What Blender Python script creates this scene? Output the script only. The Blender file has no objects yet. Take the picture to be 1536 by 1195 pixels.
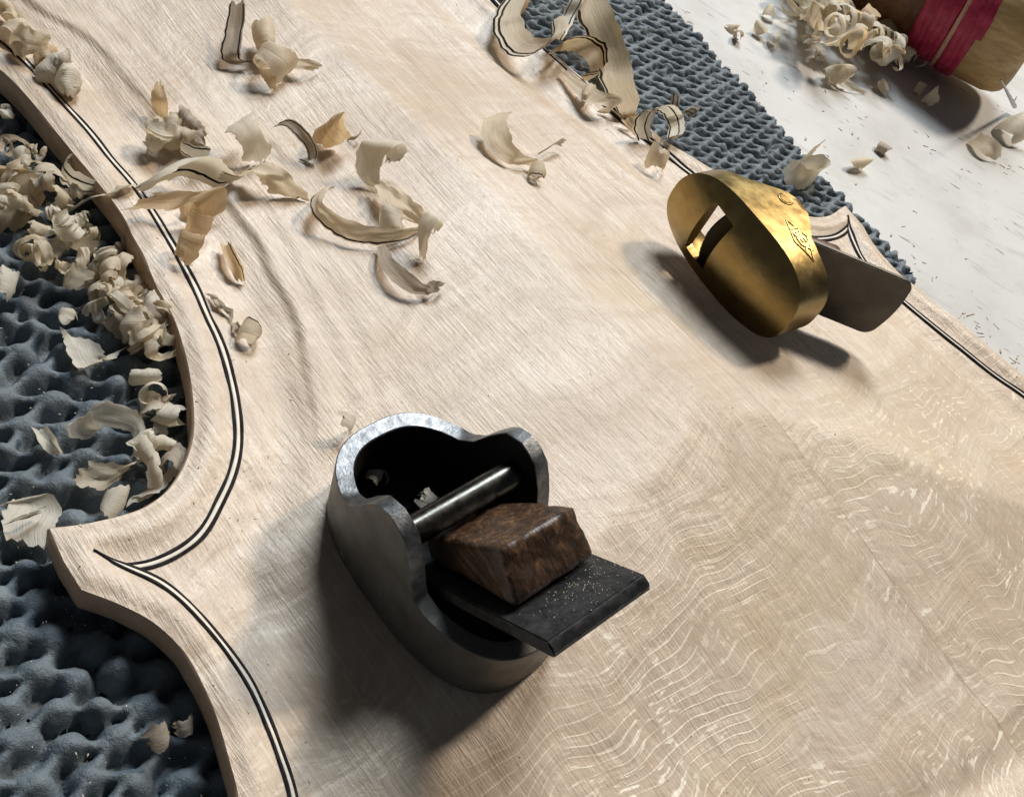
import bpy, bmesh, math, random
import numpy as np
from mathutils import Vector, Matrix, noise as mnoise
from mathutils.geometry import delaunay_2d_cdt

random.seed(7); rng = np.random.default_rng(7)
SC = bpy.context.scene
COL = SC.collection
# ------------------------------------------------------------------ camera (1 unit = 1 cm)
F, PITCH, ROLL, CH = 1604.0, 0.79907, 0.54441, 12.118
PW, PH = 1536.0, 1195.0
_fw = np.array([0, math.cos(PITCH), -math.sin(PITCH)]); _r = np.array([1.0, 0, 0]); _u = np.cross(_r, _fw)
RX = math.cos(ROLL)*_r + math.sin(ROLL)*_u
RY = -math.sin(ROLL)*_r + math.cos(ROLL)*_u
cam_d = bpy.data.cameras.new('camera'); cam = bpy.data.objects.new('camera', cam_d); COL.objects.link(cam)
cam_d.sensor_width = 36.0; cam_d.lens = F/PW*36.0; cam_d.clip_start = 0.5; cam_d.clip_end = 2000
cam.matrix_world = Matrix(((RX[0], RY[0], -_fw[0], 0), (RX[1], RY[1], -_fw[1], 0), (RX[2], RY[2], -_fw[2], CH), (0, 0, 0, 1)))
cam_d.dof.use_dof = True; cam_d.dof.focus_distance = 15.5; cam_d.dof.aperture_fstop = 30.0
SC.camera = cam
SC.render.resolution_x, SC.render.resolution_y = 1024, 796
SC.view_settings.view_transform = 'Standard'; SC.view_settings.look = 'None'
SC.view_settings.exposure = 0.0; SC.view_settings.gamma = 1.0
SC.cycles.max_bounces = 6; SC.cycles.diffuse_bounces = 3; SC.cycles.transmission_bounces = 3

# ------------------------------------------------------------------ light: a window behind, a warm lamp to the right
W = bpy.data.worlds.new("World"); SC.world = W; W.use_nodes = True
bg = W.node_tree.nodes['Background']; bg.inputs[0].default_value = (0.80, 0.88, 1.0, 1); bg.inputs[1].default_value = 0.06

def lamp(name, az, el, dist, size, energy, color, shape='SQUARE', sizey=None, target=(1.5, 12, 0)):
    d = bpy.data.lights.new(name, 'AREA'); d.shape = shape; d.size = size
    if sizey: d.size_y = sizey
    d.energy = energy; d.color = color
    o = bpy.data.objects.new(name, d); COL.objects.link(o)
    a, e = math.radians(az), math.radians(el)
    v = Vector((math.sin(a)*math.cos(e), math.cos(a)*math.cos(e), math.sin(e)))
    o.location = Vector(target) + v*dist
    o.rotation_euler = v.to_track_quat('Z', 'Y').to_euler()
    return o
lamp('window_light', -20, 48, 300, 95, 960000, (0.88, 0.95, 1.0))
lamp('warm_lamp', 16, 47, 240, 30, 400000, (1.0, 0.86, 0.70), 'DISK')

# ------------------------------------------------------------------ projection helpers (used to read positions off the photo)
def at(px, py, z=0.0):
    d = (px-PW/2)/F*RX - (py-PH/2)/F*RY + _fw
    t = (z-CH)/d[2]
    return np.array([d[0]*t, d[1]*t, z])

def catmull(P, n=12, closed=False):
    P = np.asarray(P, float); N = len(P); out = []
    idx = range(N if closed else N-1)
    for i in idx:
        p0 = P[i-1] if (closed or i > 0) else 2*P[0]-P[1]
        p1 = P[i]; p2 = P[(i+1) % N]
        p3 = P[(i+2) % N] if (closed or i+2 < N) else 2*P[-1]-P[-2]
        for k in range(n):
            t = k/n
            out.append(0.5*((2*p1)+(-p0+p2)*t+(2*p0-5*p1+4*p2-p3)*t*t+(-p0+3*p1-3*p2+p3)*t**3))
    if not closed: out.append(P[-1])
    return np.array(out)

def resample(P, step):
    P = np.asarray(P, float); L = np.r_[0, np.cumsum(np.linalg.norm(np.diff(P, axis=0), axis=1))]
    n = max(2, int(round(L[-1]/step))+1); s = np.linspace(0, L[-1], n)
    return np.stack([np.interp(s, L, P[:, k]) for k in range(P.shape[1])], 1)

def smooth01(x): x = np.clip(x, 0, 1); return x*x*(3-2*x)

def vnoise(P, s, seed=0.0):
    return np.array([mnoise.noise(Vector((p[0]*s+seed, p[1]*s-seed*0.7, seed*1.3))) for p in P])

# ------------------------------------------------------------------ object helpers
def tag(o, label=None, cat=None, group=None, kind=None):
    if label:
        o['label'] = label
        if len(label.replace('-', ' ').split()) > 16: print('LONG', label)
    if cat: o['category'] = cat
    if group: o['group'] = group
    if kind: o['kind'] = kind
    return o

def mesh_obj(name, V, Fc, mats, parent=None, smooth=40, mi=None):
    me = bpy.data.meshes.new(name); me.from_pydata([tuple(map(float, v)) for v in V], [], [tuple(int(i) for i in f) for f in Fc]); me.update()
    for m in (mats if isinstance(mats, (list, tuple)) else [mats]): me.materials.append(m)
    if mi is not None: me.polygons.foreach_set('material_index', list(map(int, mi)))
    me.polygons.foreach_set('use_smooth', [True]*len(me.polygons))
    if smooth and smooth < 180: me.set_sharp_from_angle(angle=math.radians(smooth))
    o = bpy.data.objects.new(name, me); COL.objects.link(o)
    if parent is not None: o.parent = parent
    return o

def bm_obj(name, bm, mats, parent=None, smooth=40):
    me = bpy.data.meshes.new(name); bmesh.ops.recalc_face_normals(bm, faces=bm.faces); bm.to_mesh(me); bm.free()
    for m in (mats if isinstance(mats, (list, tuple)) else [mats]): me.materials.append(m)
    me.polygons.foreach_set('use_smooth', [True]*len(me.polygons))
    if smooth: me.set_sharp_from_angle(angle=math.radians(smooth))
    o = bpy.data.objects.new(name, me); COL.objects.link(o)
    if parent is not None: o.parent = parent
    return o

# ------------------------------------------------------------------ materials
class NT:
    def __init__(s, name):
        s.m = bpy.data.materials.new(name); s.m.use_nodes = True; s.t = s.m.node_tree; s.n = s.t.nodes
        s.p = s.n['Principled BSDF']; s.out = s.n['Material Output']
    def add(s, typ, **kw):
        nd = s.n.new(typ)
        for k, v in kw.items():
            if isinstance(k, str) and hasattr(nd, k): setattr(nd, k, v)
        return nd
    def link(s, a, b): s.t.links.new(a, b)
    def coord(s, scale=(1, 1, 1), rot=(0, 0, 0), out='Object', src=None):
        mp = s.add('ShaderNodeMapping'); mp.inputs['Scale'].default_value = scale; mp.inputs['Rotation'].default_value = rot
        if src is None:
            tc = s.add('ShaderNodeTexCoord'); src = tc.outputs[out]
        s.link(src, mp.inputs[0]); return mp.outputs[0]
    def noise(s, vec, scale=1, detail=4, rough=0.55, dist=0.0):
        nd = s.add('ShaderNodeTexNoise'); nd.inputs['Scale'].default_value = scale; nd.inputs['Detail'].default_value = detail
        nd.inputs['Roughness'].default_value = rough; nd.inputs['Distortion'].default_value = dist
        if vec is not None: s.link(vec, nd.inputs['Vector'])
        return nd.outputs[0]
    def ramp(s, fac, stops):
        nd = s.add('ShaderNodeValToRGB'); el = nd.color_ramp.elements
        while len(el) < len(stops): el.new(0.5)
        for e, (p, c) in zip(el, stops): e.position = p; e.color = c if len(c) == 4 else (*c, 1)
        s.link(fac, nd.inputs[0]); return nd.outputs[0]
    def mix(s, fac, a, b, mode='MIX'):
        nd = s.add('ShaderNodeMix', data_type='RGBA', blend_type=mode)
        for sock, v in ((nd.inputs[0], fac), (nd.inputs[6], a), (nd.inputs[7], b)):
            if hasattr(v, 'links'): s.link(v, sock)
            elif isinstance(v, (int, float)): sock.default_value = v
            else: sock.default_value = (*v, 1) if len(v) == 3 else v
        return nd.outputs[2]
    def math(s, op, a, b=0.0):
        nd = s.add('ShaderNodeMath', operation=op)
        for sock, v in ((nd.inputs[0], a), (nd.inputs[1], b)):
            if hasattr(v, 'links'): s.link(v, sock)
            else: sock.default_value = v
        return nd.outputs[0]
    def bump(s, h, strength=0.3, dist=0.02, prev=None):
        nd = s.add('ShaderNodeBump'); nd.inputs['Strength'].default_value = strength; nd.inputs['Distance'].default_value = dist
        s.link(h, nd.inputs['Height'])
        if prev is not None: s.link(prev, nd.inputs['Normal'])
        return nd.outputs[0]
    def base(s, c): 
        if hasattr(c, 'links'): s.link(c, s.p.inputs['Base Color'])
        else: s.p.inputs['Base Color'].default_value = (*c, 1)
    def set(s, **kw):
        for k, v in kw.items():
            sock = s.p.inputs[k.replace('_', ' ')]
            if hasattr(v, 'links'): s.link(v, sock)
            else: sock.default_value = v

def mat_maple():
    s = NT('planed_maple')
    tc = s.add('ShaderNodeTexCoord'); obj = tc.outputs['Object']
    sep = s.add('ShaderNodeSeparateXYZ'); s.link(obj, sep.inputs[0])
    ab = s.math('ABSOLUTE', sep.outputs[1])                     # book-matched halves: mirror about the centre joint
    side = s.math('GREATER_THAN', sep.outputs[1], 0.0)
    cmb = s.add('ShaderNodeCombineXYZ'); s.link(s.math('ADD', sep.outputs[0], s.math('MULTIPLY', side, 0.9)), cmb.inputs[0]); s.link(ab, cmb.inputs[1]); s.link(sep.outputs[2], cmb.inputs[2])
    bk = cmb.outputs[0]
    # domain warp so that the figure wanders
    wn = s.add('ShaderNodeTexNoise'); wn.inputs['Scale'].default_value = 0.33; wn.inputs['Detail'].default_value = 2
    s.link(bk, wn.inputs['Vector'])
    sc = s.add('ShaderNodeVectorMath', operation='SCALE'); sc.inputs['Scale'].default_value = 2.6; s.link(wn.outputs['Color'], sc.inputs[0])
    ad = s.add('ShaderNodeVectorMath', operation='ADD'); s.link(bk, ad.inputs[0]); s.link(sc.outputs[0], ad.inputs[1]); wv = ad.outputs[0]
    tone = s.noise(s.coord((0.25, 0.25, 0.25), src=obj), 1, 3)
    c = s.ramp(tone, [(0.32, (0.56, 0.45, 0.345)), (0.52, (0.63, 0.525, 0.42)), (0.72, (0.68, 0.59, 0.495))])
    # broad flame bands across the width
    fl = s.noise(s.coord((0.80, 0.13, 0.2), src=wv), 1.0, 2, 0.45)
    flr = s.ramp(fl, [(0.37, (0, 0, 0)), (0.64, (1, 1, 1))])
    c = s.mix(s.math('MULTIPLY', flr, 0.52), c, (0.43, 0.32, 0.225))
    fl2 = s.noise(s.coord((3.6, 0.30, 0.4), src=wv), 1.0, 2, 0.5)
    c = s.mix(s.ramp(fl2, [(0.38, (0.32, 0.32, 0.32)), (0.52, (0, 0, 0))]), c, (0.40, 0.30, 0.21))
    # soft fibres along the length, stronger toward the near upper bout
    ugrad = s.add('ShaderNodeMapRange'); ugrad.inputs[1].default_value = -3.5; ugrad.inputs[2].default_value = 4.0; ugrad.inputs[3].default_value = 0.30; ugrad.inputs[4].default_value = 1.0; s.link(sep.outputs[0], ugrad.inputs[0])
    fb = s.noise(s.coord((0.9, 20, 8), src=obj), 1, 4, 0.62)
    fmask = s.math('MULTIPLY', ugrad.outputs[0], s.ramp(s.noise(s.coord((0.42, 0.55, 0.4), src=obj), 1, 3, 0.6), [(0.36, (0.15, 0.15, 0.15)), (0.66, (1, 1, 1))]))
    c = s.mix(s.math('MULTIPLY', fmask, s.ramp(fb, [(0.38, (0.7, 0.7, 0.7)), (0.56, (0, 0, 0))])), c, (0.38, 0.285, 0.205))
    c = s.mix(s.ramp(fb, [(0.56, (0, 0, 0)), (0.72, (0.45, 0.45, 0.45))]), c, (0.80, 0.73, 0.63))
    fz = s.noise(s.coord((6, 10, 8), src=wv), 1, 5, 0.7)
    c = s.mix(s.ramp(fz, [(0.40, (0.30, 0.30, 0.30)), (0.52, (0, 0, 0))]), c, (0.42, 0.32, 0.235))
    pore = s.noise(s.coord((1.5, 30, 9), src=obj), 1, 2, 0.5)
    pr = s.ramp(pore, [(0.27, (1, 1, 1)), (0.335, (0, 0, 0))])
    c = s.mix(s.math('MULTIPLY', s.math('MULTIPLY', pr, fmask), 0.8), c, (0.20, 0.14, 0.10))
    # contour-like threads of pale end grain, evenly spaced and wandering round the flame, mostly on the lower bout
    wob = s.add('ShaderNodeVectorMath', operation='MULTIPLY_ADD'); wob.inputs[1].default_value = (2.3, 2.3, 0); s.link(wn.outputs['Color'], wob.inputs[0]); s.link(bk, wob.inputs[2])
    wav = s.add('ShaderNodeTexWave', wave_type='BANDS', bands_direction='X'); wav.inputs['Scale'].default_value = 1.9; wav.inputs['Distortion'].default_value = 1.1
    wav.inputs['Detail'].default_value = 2; wav.inputs['Detail Scale'].default_value = 0.9; wav.inputs['Detail Roughness'].default_value = 0.6
    s.link(wob.outputs[0], wav.inputs['Vector'])
    lr = s.ramp(wav.outputs['Fac'], [(0.91, (0, 0, 0)), (0.985, (1, 1, 1))])
    brk = s.ramp(s.noise(s.coord((1.2, 1.6, 1.0), src=wv), 1, 3, 0.6), [(0.42, (0, 0, 0)), (0.55, (1, 1, 1))])
    lgrad = s.add('ShaderNodeMapRange'); lgrad.inputs[1].default_value = 1.2; lgrad.inputs[2].default_value = -2.6; s.link(sep.outputs[0], lgrad.inputs[0])
    lm = s.ramp(s.noise(s.coord((0.36, 0.30, 0.4), rot=(0, 0, 0.6), src=obj), 1, 2), [(0.40, (0, 0, 0)), (0.55, (1, 1, 1))])
    lines = s.math('MULTIPLY', s.math('MULTIPLY', lr, brk), s.math('MULTIPLY', lm, lgrad.outputs[0]))
    c = s.mix(s.math('MULTIPLY', lines, 0.6), c, (0.88, 0.79, 0.64))
    fk = s.noise(s.coord((12, 4.2, 2), src=wv), 1, 2, 0.5)     # short broken flecks
    fkm = s.ramp(s.noise(s.coord((0.35, 0.35, 0.3), rot=(0, 0, 1.0), src=obj), 1, 2), [(0.42, (0, 0, 0)), (0.56, (1, 1, 1))])
    c = s.mix(s.math('MULTIPLY', s.math('MULTIPLY', s.ramp(fk, [(0.60, (0, 0, 0)), (0.66, (1, 1, 1))]), fkm), s.math('MULTIPLY', lgrad.outputs[0], 0.95)), c, (0.86, 0.77, 0.63))
    # amber waxy patches
    am = s.ramp(s.noise(s.coord((0.55, 0.4, 0.5), src=wv), 1, 3), [(0.54, (0, 0, 0)), (0.74, (1, 1, 1))])
    c = s.mix(s.math('MULTIPLY', am, 0.42), c, (0.50, 0.37, 0.215))
    # the glue joint
    jn = s.ramp(s.math('MULTIPLY', ab, 1.0), [(0.006, (1, 1, 1)), (0.016, (0, 0, 0))])
    c = s.mix(s.math('MULTIPLY', jn, 0.55), c, (0.30, 0.21, 0.14))
    s.base(c)
    rg = s.ramp(fl, [(0.3, (0.25, 0.25, 0.25)), (0.7, (0.42, 0.42, 0.42))])
    s.set(Roughness=rg, Specular_IOR_Level=0.5)
    b = s.bump(s.noise(s.coord((2.0, 24, 10), src=obj), 1, 5, 0.66), 0.6, 0.03)
    b = s.bump(fz, 0.3, 0.03, b)
    b = s.bump(fl2, 0.35, 0.06, b)
    b = s.bump(s.noise(s.coord((0.9, 1.7, 1), src=obj), 1, 2, 0.5), 0.5, 0.10, b)
    b = s.bump(pr, -0.4, 0.02, b)
    b = s.bump(lines, 0.35, 0.015, b)
    s.set(Normal=b); return s.m

def mat_edge():
    s = NT('sawn_maple_edge'); o = s.coord((1, 1, 1))
    n = s.noise(o, 3, 5, 0.6)
    c = s.ramp(n, [(0.3, (0.40, 0.265, 0.17)), (0.7, (0.55, 0.39, 0.265))])
    g = s.noise(s.coord((3, 3, 30)), 1, 3)
    c = s.mix(s.math('MULTIPLY', g, 0.35), c, (0.30, 0.19, 0.12))
    s.base(c); s.set(Roughness=0.65, Normal=s.bump(s.noise(o, 12, 5, 0.65), 0.35, 0.03)); return s.m

def mat_shaving(name, ca, cb, trans=0.5):
    s = NT(name); o = s.coord((1, 1, 1), out='UV')
    n = s.noise(s.coord((1.6, 34, 1), out='UV'), 1, 4, 0.65)
    c = s.ramp(n, [(0.28, tuple(x*0.80 for x in ca)), (0.45, ca), (0.70, cb)])
    blot = s.noise(s.coord((1, 1, 1)), 2.2, 3)
    c = s.mix(s.math('MULTIPLY', blot, 0.12), c, tuple(x*0.75 for x in ca))
    s.base(c); s.set(Roughness=0.42, Specular_IOR_Level=0.45)
    nm = s.bump(n, 0.9, 0.02); nm = s.bump(s.noise(s.coord((1, 1, 1)), 9, 3), 0.3, 0.02, nm); s.set(Normal=nm)
    tr = s.add('ShaderNodeBsdfTranslucent')
    tc = s.mix(1.0, c, (1.0, 0.94, 0.82), 'MULTIPLY'); s.link(tc, tr.inputs[0])
    mx = s.add('ShaderNodeMixShader'); mx.inputs[0].default_value = trans
    s.link(s.p.outputs[0], mx.inputs[1]); s.link(tr.outputs[0], mx.inputs[2]); s.link(mx.outputs[0], s.out.inputs[0])
    return s.m

def mat_simple(name, col, rough=0.5, metal=0.0, bump=0.0, bscale=10, col2=None, cscale=4, bdist=0.02, rough2=None, spec=0.5):
    s = NT(name); o = s.coord((1, 1, 1))
    if col2 is not None: s.base(s.ramp(s.noise(o, cscale, 4, 0.6), [(0.32, col), (0.68, col2)]))
    else: s.base(col)
    if rough2 is not None: s.set(Roughness=s.ramp(s.noise(o, cscale*1.7, 4), [(0.3, (rough,)*3), (0.7, (rough2,)*3)]))
    else: s.set(Roughness=rough)
    s.set(Metallic=metal, Specular_IOR_Level=spec)
    if bump: s.set(Normal=s.bump(s.noise(o, bscale, 5, 0.6), bump, bdist))
    return s.m

def mat_mat():
    s = NT('rubber_grip_mesh'); o = s.coord((1, 1, 1))
    c = s.ramp(s.noise(o, 1.6, 4), [(0.3, (0.085, 0.112, 0.135)), (0.7, (0.155, 0.19, 0.215))])
    d = s.ramp(s.noise(o, 26, 3, 0.7), [(0.62, (0, 0, 0)), (0.72, (1, 1, 1))])
    c = s.mix(s.math('MULTIPLY', d, 0.4), c, (0.32, 0.34, 0.36))
    s.base(c); s.set(Roughness=0.55, Specular_IOR_Level=0.55)
    b = s.bump(s.noise(o, 14, 5, 0.7), 0.7, 0.05); b = s.bump(s.noise(o, 50, 3, 0.6), 0.5, 0.02, b); s.set(Normal=b); return s.m

def mat_bench():
    s = NT('painted_bench'); o = s.coord((1, 1, 1))
    c = s.ramp(s.noise(o, 0.22, 4), [(0.3, (0.47, 0.465, 0.45)), (0.7, (0.56, 0.555, 0.54))])
    st = s.noise(s.coord((0.7, 3.2, 1), rot=(0, 0, 0.75)), 1, 4, 0.6)
    c = s.mix(s.ramp(st, [(0.58, (0, 0, 0)), (0.70, (0.5, 0.5, 0.5))]), c, (0.30, 0.30, 0.30))
    c = s.mix(s.ramp(s.noise(o, 0.55, 5, 0.65), [(0.50, (0, 0, 0)), (0.70, (0.45, 0.45, 0.45))]), c, (0.36, 0.34, 0.31))
    sp = s.noise(s.coord((1.3, 5.5, 1), rot=(0, 0, 0.85)), 1, 2)
    c = s.mix(s.ramp(sp, [(0.68, (0, 0, 0)), (0.73, (0.8, 0.8, 0.8))]), c, (0.12, 0.11, 0.10))
    s.base(c); s.set(Roughness=0.6, Specular_IOR_Level=0.3, Normal=s.bump(s.noise(o, 1.8, 5, 0.6), 0.25, 0.06)); return s.m

def mat_brass():
    s = NT('worn_brass'); o = s.coord((1, 1, 1))
    c = s.ramp(s.noise(o, 1.6, 4, 0.6), [(0.3, (0.29, 0.20, 0.078)), (0.55, (0.36, 0.255, 0.10)), (0.75, (0.43, 0.32, 0.145))])
    tarn = s.ramp(s.noise(o, 5, 4, 0.65), [(0.56, (0, 0, 0)), (0.72, (1, 1, 1))])
    c = s.mix(s.math('MULTIPLY', tarn, 0.14), c, (0.22, 0.13, 0.045))
    s.base(c); s.set(Metallic=1.0, Roughness=s.ramp(s.noise(o, 4, 4), [(0.3, (0.26,)*3), (0.7, (0.38,)*3)]))
    b = s.bump(s.noise(s.coord((3, 40, 40)), 1, 3), 0.10, 0.01); b = s.bump(s.noise(o, 3, 3), 0.15, 0.05, b); s.set(Normal=b); return s.m

def mat_wedge():
    s = NT('rosewood_wedge'); o = s.coord((0.9, 10, 10), rot=(0, 0.70, 0))
    n = s.noise(o, 1, 4, 0.6, 0.3)
    c = s.ramp(n, [(0.3, (0.016, 0.008, 0.005)), (0.52, (0.075, 0.037, 0.018)), (0.76, (0.22, 0.12, 0.058))])
    dk = s.ramp(s.noise(s.coord((1, 1, 1)), 2.4, 3), [(0.45, (0, 0, 0)), (0.6, (1, 1, 1))])
    c = s.mix(s.math('MULTIPLY', dk, 0.7), c, (0.03, 0.018, 0.012))
    s.base(c); s.set(Roughness=0.42, Normal=s.bump(n, 0.5, 0.04)); return s.m

def mat_handle():
    s = NT('worn_boxwood'); o = s.coord((6, 6, 1.2))
    n = s.noise(o, 1, 5, 0.6, 0.6)
    c = s.ramp(n, [(0.3, (0.42, 0.25, 0.10)), (0.6, (0.62, 0.41, 0.18)), (0.8, (0.74, 0.53, 0.27))])
    s.base(c); s.set(Roughness=0.5, Normal=s.bump(n, 0.25, 0.05)); return s.m

M_MAPLE = mat_maple(); M_EDGE = mat_edge()
M_PALE = mat_simple('purfling_pale', (0.60, 0.53, 0.44), 0.5, col2=(0.73, 0.67, 0.57), cscale=5, bump=0.3, bscale=20)
M_DARK = mat_simple('purfling_dark', (0.010, 0.009, 0.010), 0.85, spec=0.1, col2=(0.032, 0.029, 0.029), cscale=8, bump=0.4, bscale=25)
M_SHAV = [mat_shaving('shaving_cream', (0.82, 0.72, 0.56), (0.92, 0.86, 0.73), 0.45),
          mat_shaving('shaving_pale', (0.84, 0.78, 0.66), (0.93, 0.90, 0.82), 0.42),
          mat_shaving('shaving_amber', (0.74, 0.57, 0.36), (0.88, 0.76, 0.56), 0.5),
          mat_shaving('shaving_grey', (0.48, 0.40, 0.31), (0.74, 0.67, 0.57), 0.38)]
M_MAT = mat_mat(); M_BENCH = mat_bench(); M_BRASS = mat_brass()
M_BRIGHT = mat_simple('rubbed_brass', (0.50, 0.36, 0.14), 0.3, 1.0, 0.1, 10, (0.74, 0.54, 0.22), 4)
M_IRONB = mat_simple('blackened_iron', (0.030, 0.031, 0.033), 0.28, 0.7, 0.4, 9, (0.085, 0.085, 0.086), 6, 0.02, 0.46)
M_HOLLOW = mat_simple('shaded_inside', (0.006, 0.006, 0.006), 0.75, 0.0, 0.3, 6, (0.014, 0.013, 0.012), 3, 0.02, spec=0.2)  # near-black colour paints in the shade of the hollow, on walls, floor and bed
M_CAST = mat_simple('dark_bronze_body', (0.085, 0.083, 0.08), 0.36, 0.35, 0.25, 5, (0.15, 0.145, 0.135), 2, 0.03, 0.5)
M_WORN = mat_simple('filed_steel', (0.10, 0.102, 0.105), 0.34, 0.9, 0.22, 30, (0.25, 0.255, 0.26), 7, 0.025, 0.5)
M_PIN = mat_simple('polished_pin', (0.045, 0.045, 0.04), 0.22, 1.0, 0.1, 12, (0.10, 0.095, 0.085), 5, 0.01, 0.34)
M_BLADE = mat_simple('dark_blade_steel', (0.07, 0.066, 0.06), 0.38, 0.85, 0.06, 6, (0.10, 0.095, 0.085), 2, 0.02, 0.46)
M_WEDGE = mat_wedge(); M_HANDLE = mat_handle()
M_TAPE = mat_simple('crimson_thread', (0.36, 0.012, 0.045), 0.5, 0, 0.4, 14, (0.58, 0.05, 0.12), 3)
M_TAPE2 = mat_simple('faded_thread', (0.60, 0.30, 0.22), 0.6, 0, 0.4, 14, (0.72, 0.46, 0.33), 3)
M_BROWN = mat_simple('stained_wood', (0.13, 0.055, 0.025), 0.5, 0, 0.3, 6, (0.26, 0.125, 0.06), 3)
M_STEEL = mat_simple('grey_steel', (0.30, 0.31, 0.33), 0.35, 1.0, 0.1, 8)

# ------------------------------------------------------------------ plate outline (photo readings on the plate's edge height)
near_c = [(-330, -150), (-215, -60), (-120, 20), (-50, 72), (0, 104), (43, 147), (100, 217), (174, 308), (200, 355), (217, 385), (234, 427), (261, 477), (281, 541), (290, 600), (291, 648), (281, 688), (261, 725), (234, 751), (201, 768), (130, 785), (75, 793)]
near_tip = [(75, 793), (95, 840), (122, 884)]
near_l = [(122, 884), (182, 907), (233, 935), (277, 978), (306, 1029), (327, 1080), (346, 1146), (358, 1195), (366, 1280), (362, 1380)]
far_c = [(560, -170), (640, -90), (720, -10), (800, 56), (880, 122), (960, 180), (997, 211), (1036, 234), (1075, 258), (1130, 290), (1184, 314), (1215, 325), (1243, 324), (1268, 309)]
far_tip = [(1268, 309), (1294, 338)]
far_l = [(1294, 338), (1312, 368), (1345, 406), (1374, 430), (1403, 454), (1441, 483), (1481, 518), (1536, 564), (1620, 640), (1720, 740)]
def wp(L, z=0.0): return np.array([at(x, y, z)[:2] for x, y in L])
def seg(L, n=8): return catmull(wp(L), n)
o_near = [resample(seg(near_c), 0.09), resample(wp(near_tip), 0.09), resample(seg(near_l), 0.09)]
o_far = [resample(seg(far_c), 0.09), resample(wp(far_tip), 0.09), resample(seg(far_l), 0.09)]
NEAR = np.vstack([o_near[0], o_near[1][1:], o_near[2][1:]])
FAR = np.vstack([o_far[0], o_far[1][1:], o_far[2][1:]])
AX = np.array([-0.9027, 0.4302]); AX /= np.linalg.norm(AX); AC = np.array([AX[1], -AX[0]])   # AX to the upper bout, AC across to the far side
# lower bout ends out of frame
e0, e1 = NEAR[-1], FAR[-1]
lowend = resample(catmull([e0, e0-AX*2.2+AC*1.2, (e0+e1)/2-AX*4.0, e1-AX*2.2-AC*1.2, e1], 10), 0.3)[1:-1]
OUT = np.vstack([NEAR, lowend, FAR[::-1]])
upend = resample(np.array([FAR[0], NEAR[0]]), 0.3)[1:-1]
OUT = np.vstack([OUT, upend])
REAL = np.vstack([NEAR, lowend, FAR[::-1]])     # edge used for the distance (upper end is a plain cut far out of frame)

def dist_line(P, poly, closed=False):
    P = np.atleast_2d(P); A = poly; B = np.roll(poly, -1, 0)
    if not closed: A = A[:-1]; B = B[:-1]
    AB = B-A; L2 = (AB**2).sum(1)+1e-12; out = np.empty(len(P))
    for i in range(0, len(P), 2000):
        p = P[i:i+2000, None]
        t = np.clip(((p-A)*AB).sum(-1)/L2, 0, 1)
        out[i:i+2000] = np.sqrt((((A+t[..., None]*AB)-p)**2).sum(-1).min(1))
    return out
def inside(P, poly):
    P = np.atleast_2d(P); x, y = P[:, 0], P[:, 1]; r = np.zeros(len(P), bool)
    X0, Y0 = poly[:, 0], poly[:, 1]; X1, Y1 = np.roll(X0, -1), np.roll(Y0, -1)
    for a, b, c, d in zip(X0, Y0, X1, Y1):
        if b == d: continue
        r ^= ((b > y) != (d > y)) & (x < (c-a)*(y-b)/(d-b)+a)
    return r
JOINT = at(1183, 638, 0.95)[:2]
def plate_h(P, d=None):
    """height of the carved top over the plate's edge height"""
    P = np.atleast_2d(P).astype(float)
    if d is None: d = dist_line(P, REAL)
    b = (P-JOINT)@AC; a = (P-JOINT)@AX
    wob = 0.05*np.sin(a*1.1+0.6)+0.025*np.sin(a*3.7)
    near = (b < 0).astype(float)
    h = 0.045*smooth01(d/0.22) - 0.105*smooth01((d-0.24)/0.32)              # rounded rim falling to the purfling
    dl = d-1.72-wob
    h -= 0.085*np.exp(-((d-1.22)/0.32)**2)                                    # fluting
    amp = np.where(near > 0, 0.085*smooth01((a-3.2)/1.4)*(0.75+0.25*np.sin(a*0.9+1.0)), 0.03)
    h += amp*smooth01(dl/0.13+0.5)*np.exp(-np.clip(dl, 0, 9)/2.2)            # ledge left by the gouge
    rip = 0.010*np.sin(d*14+0.5*np.sin(a*1.3))*smooth01((a-2.6)/1.2)*np.exp(-((d-2.35)/0.55)**2)*np.where(near > 0, 1, 0.3)
    h += rip
    h += 0.95*(1-np.cos(np.pi*np.clip((d-1.0)/7.6, 0, 1)))/2                 # arch
    g = 0.007*np.sin(a*1.6+b*0.5)+0.006*np.sin(a*0.9-b*1.3+1)
    return h + g*smooth01((d-1.6)/1.0)
MAT_TOP, BENCH_Z = -0.56, -0.92
def surf(x, y):
    p = np.array([[x, y]])
    if inside(p, OUT)[0]: return float(plate_h(p)[0])
    e = at(985, 0, BENCH_Z)[:2]; f = at(1370, 430, BENCH_Z)[:2]
    dd = (f-e)/np.linalg.norm(f-e); n = np.array([-dd[1], dd[0]])
    return (MAT_TOP-0.05) if (np.array([x, y])-e)@n < 0 else BENCH_Z
def on(px, py, off=0.0):
    """point where the view through photo pixel px,py meets the ground surface raised by off"""
    z = 0.0
    for _ in range(12):
        p = at(px, py, z+off); z = 0.5*z+0.5*surf(p[0], p[1])
    p = at(px, py, z+off); return p

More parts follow.
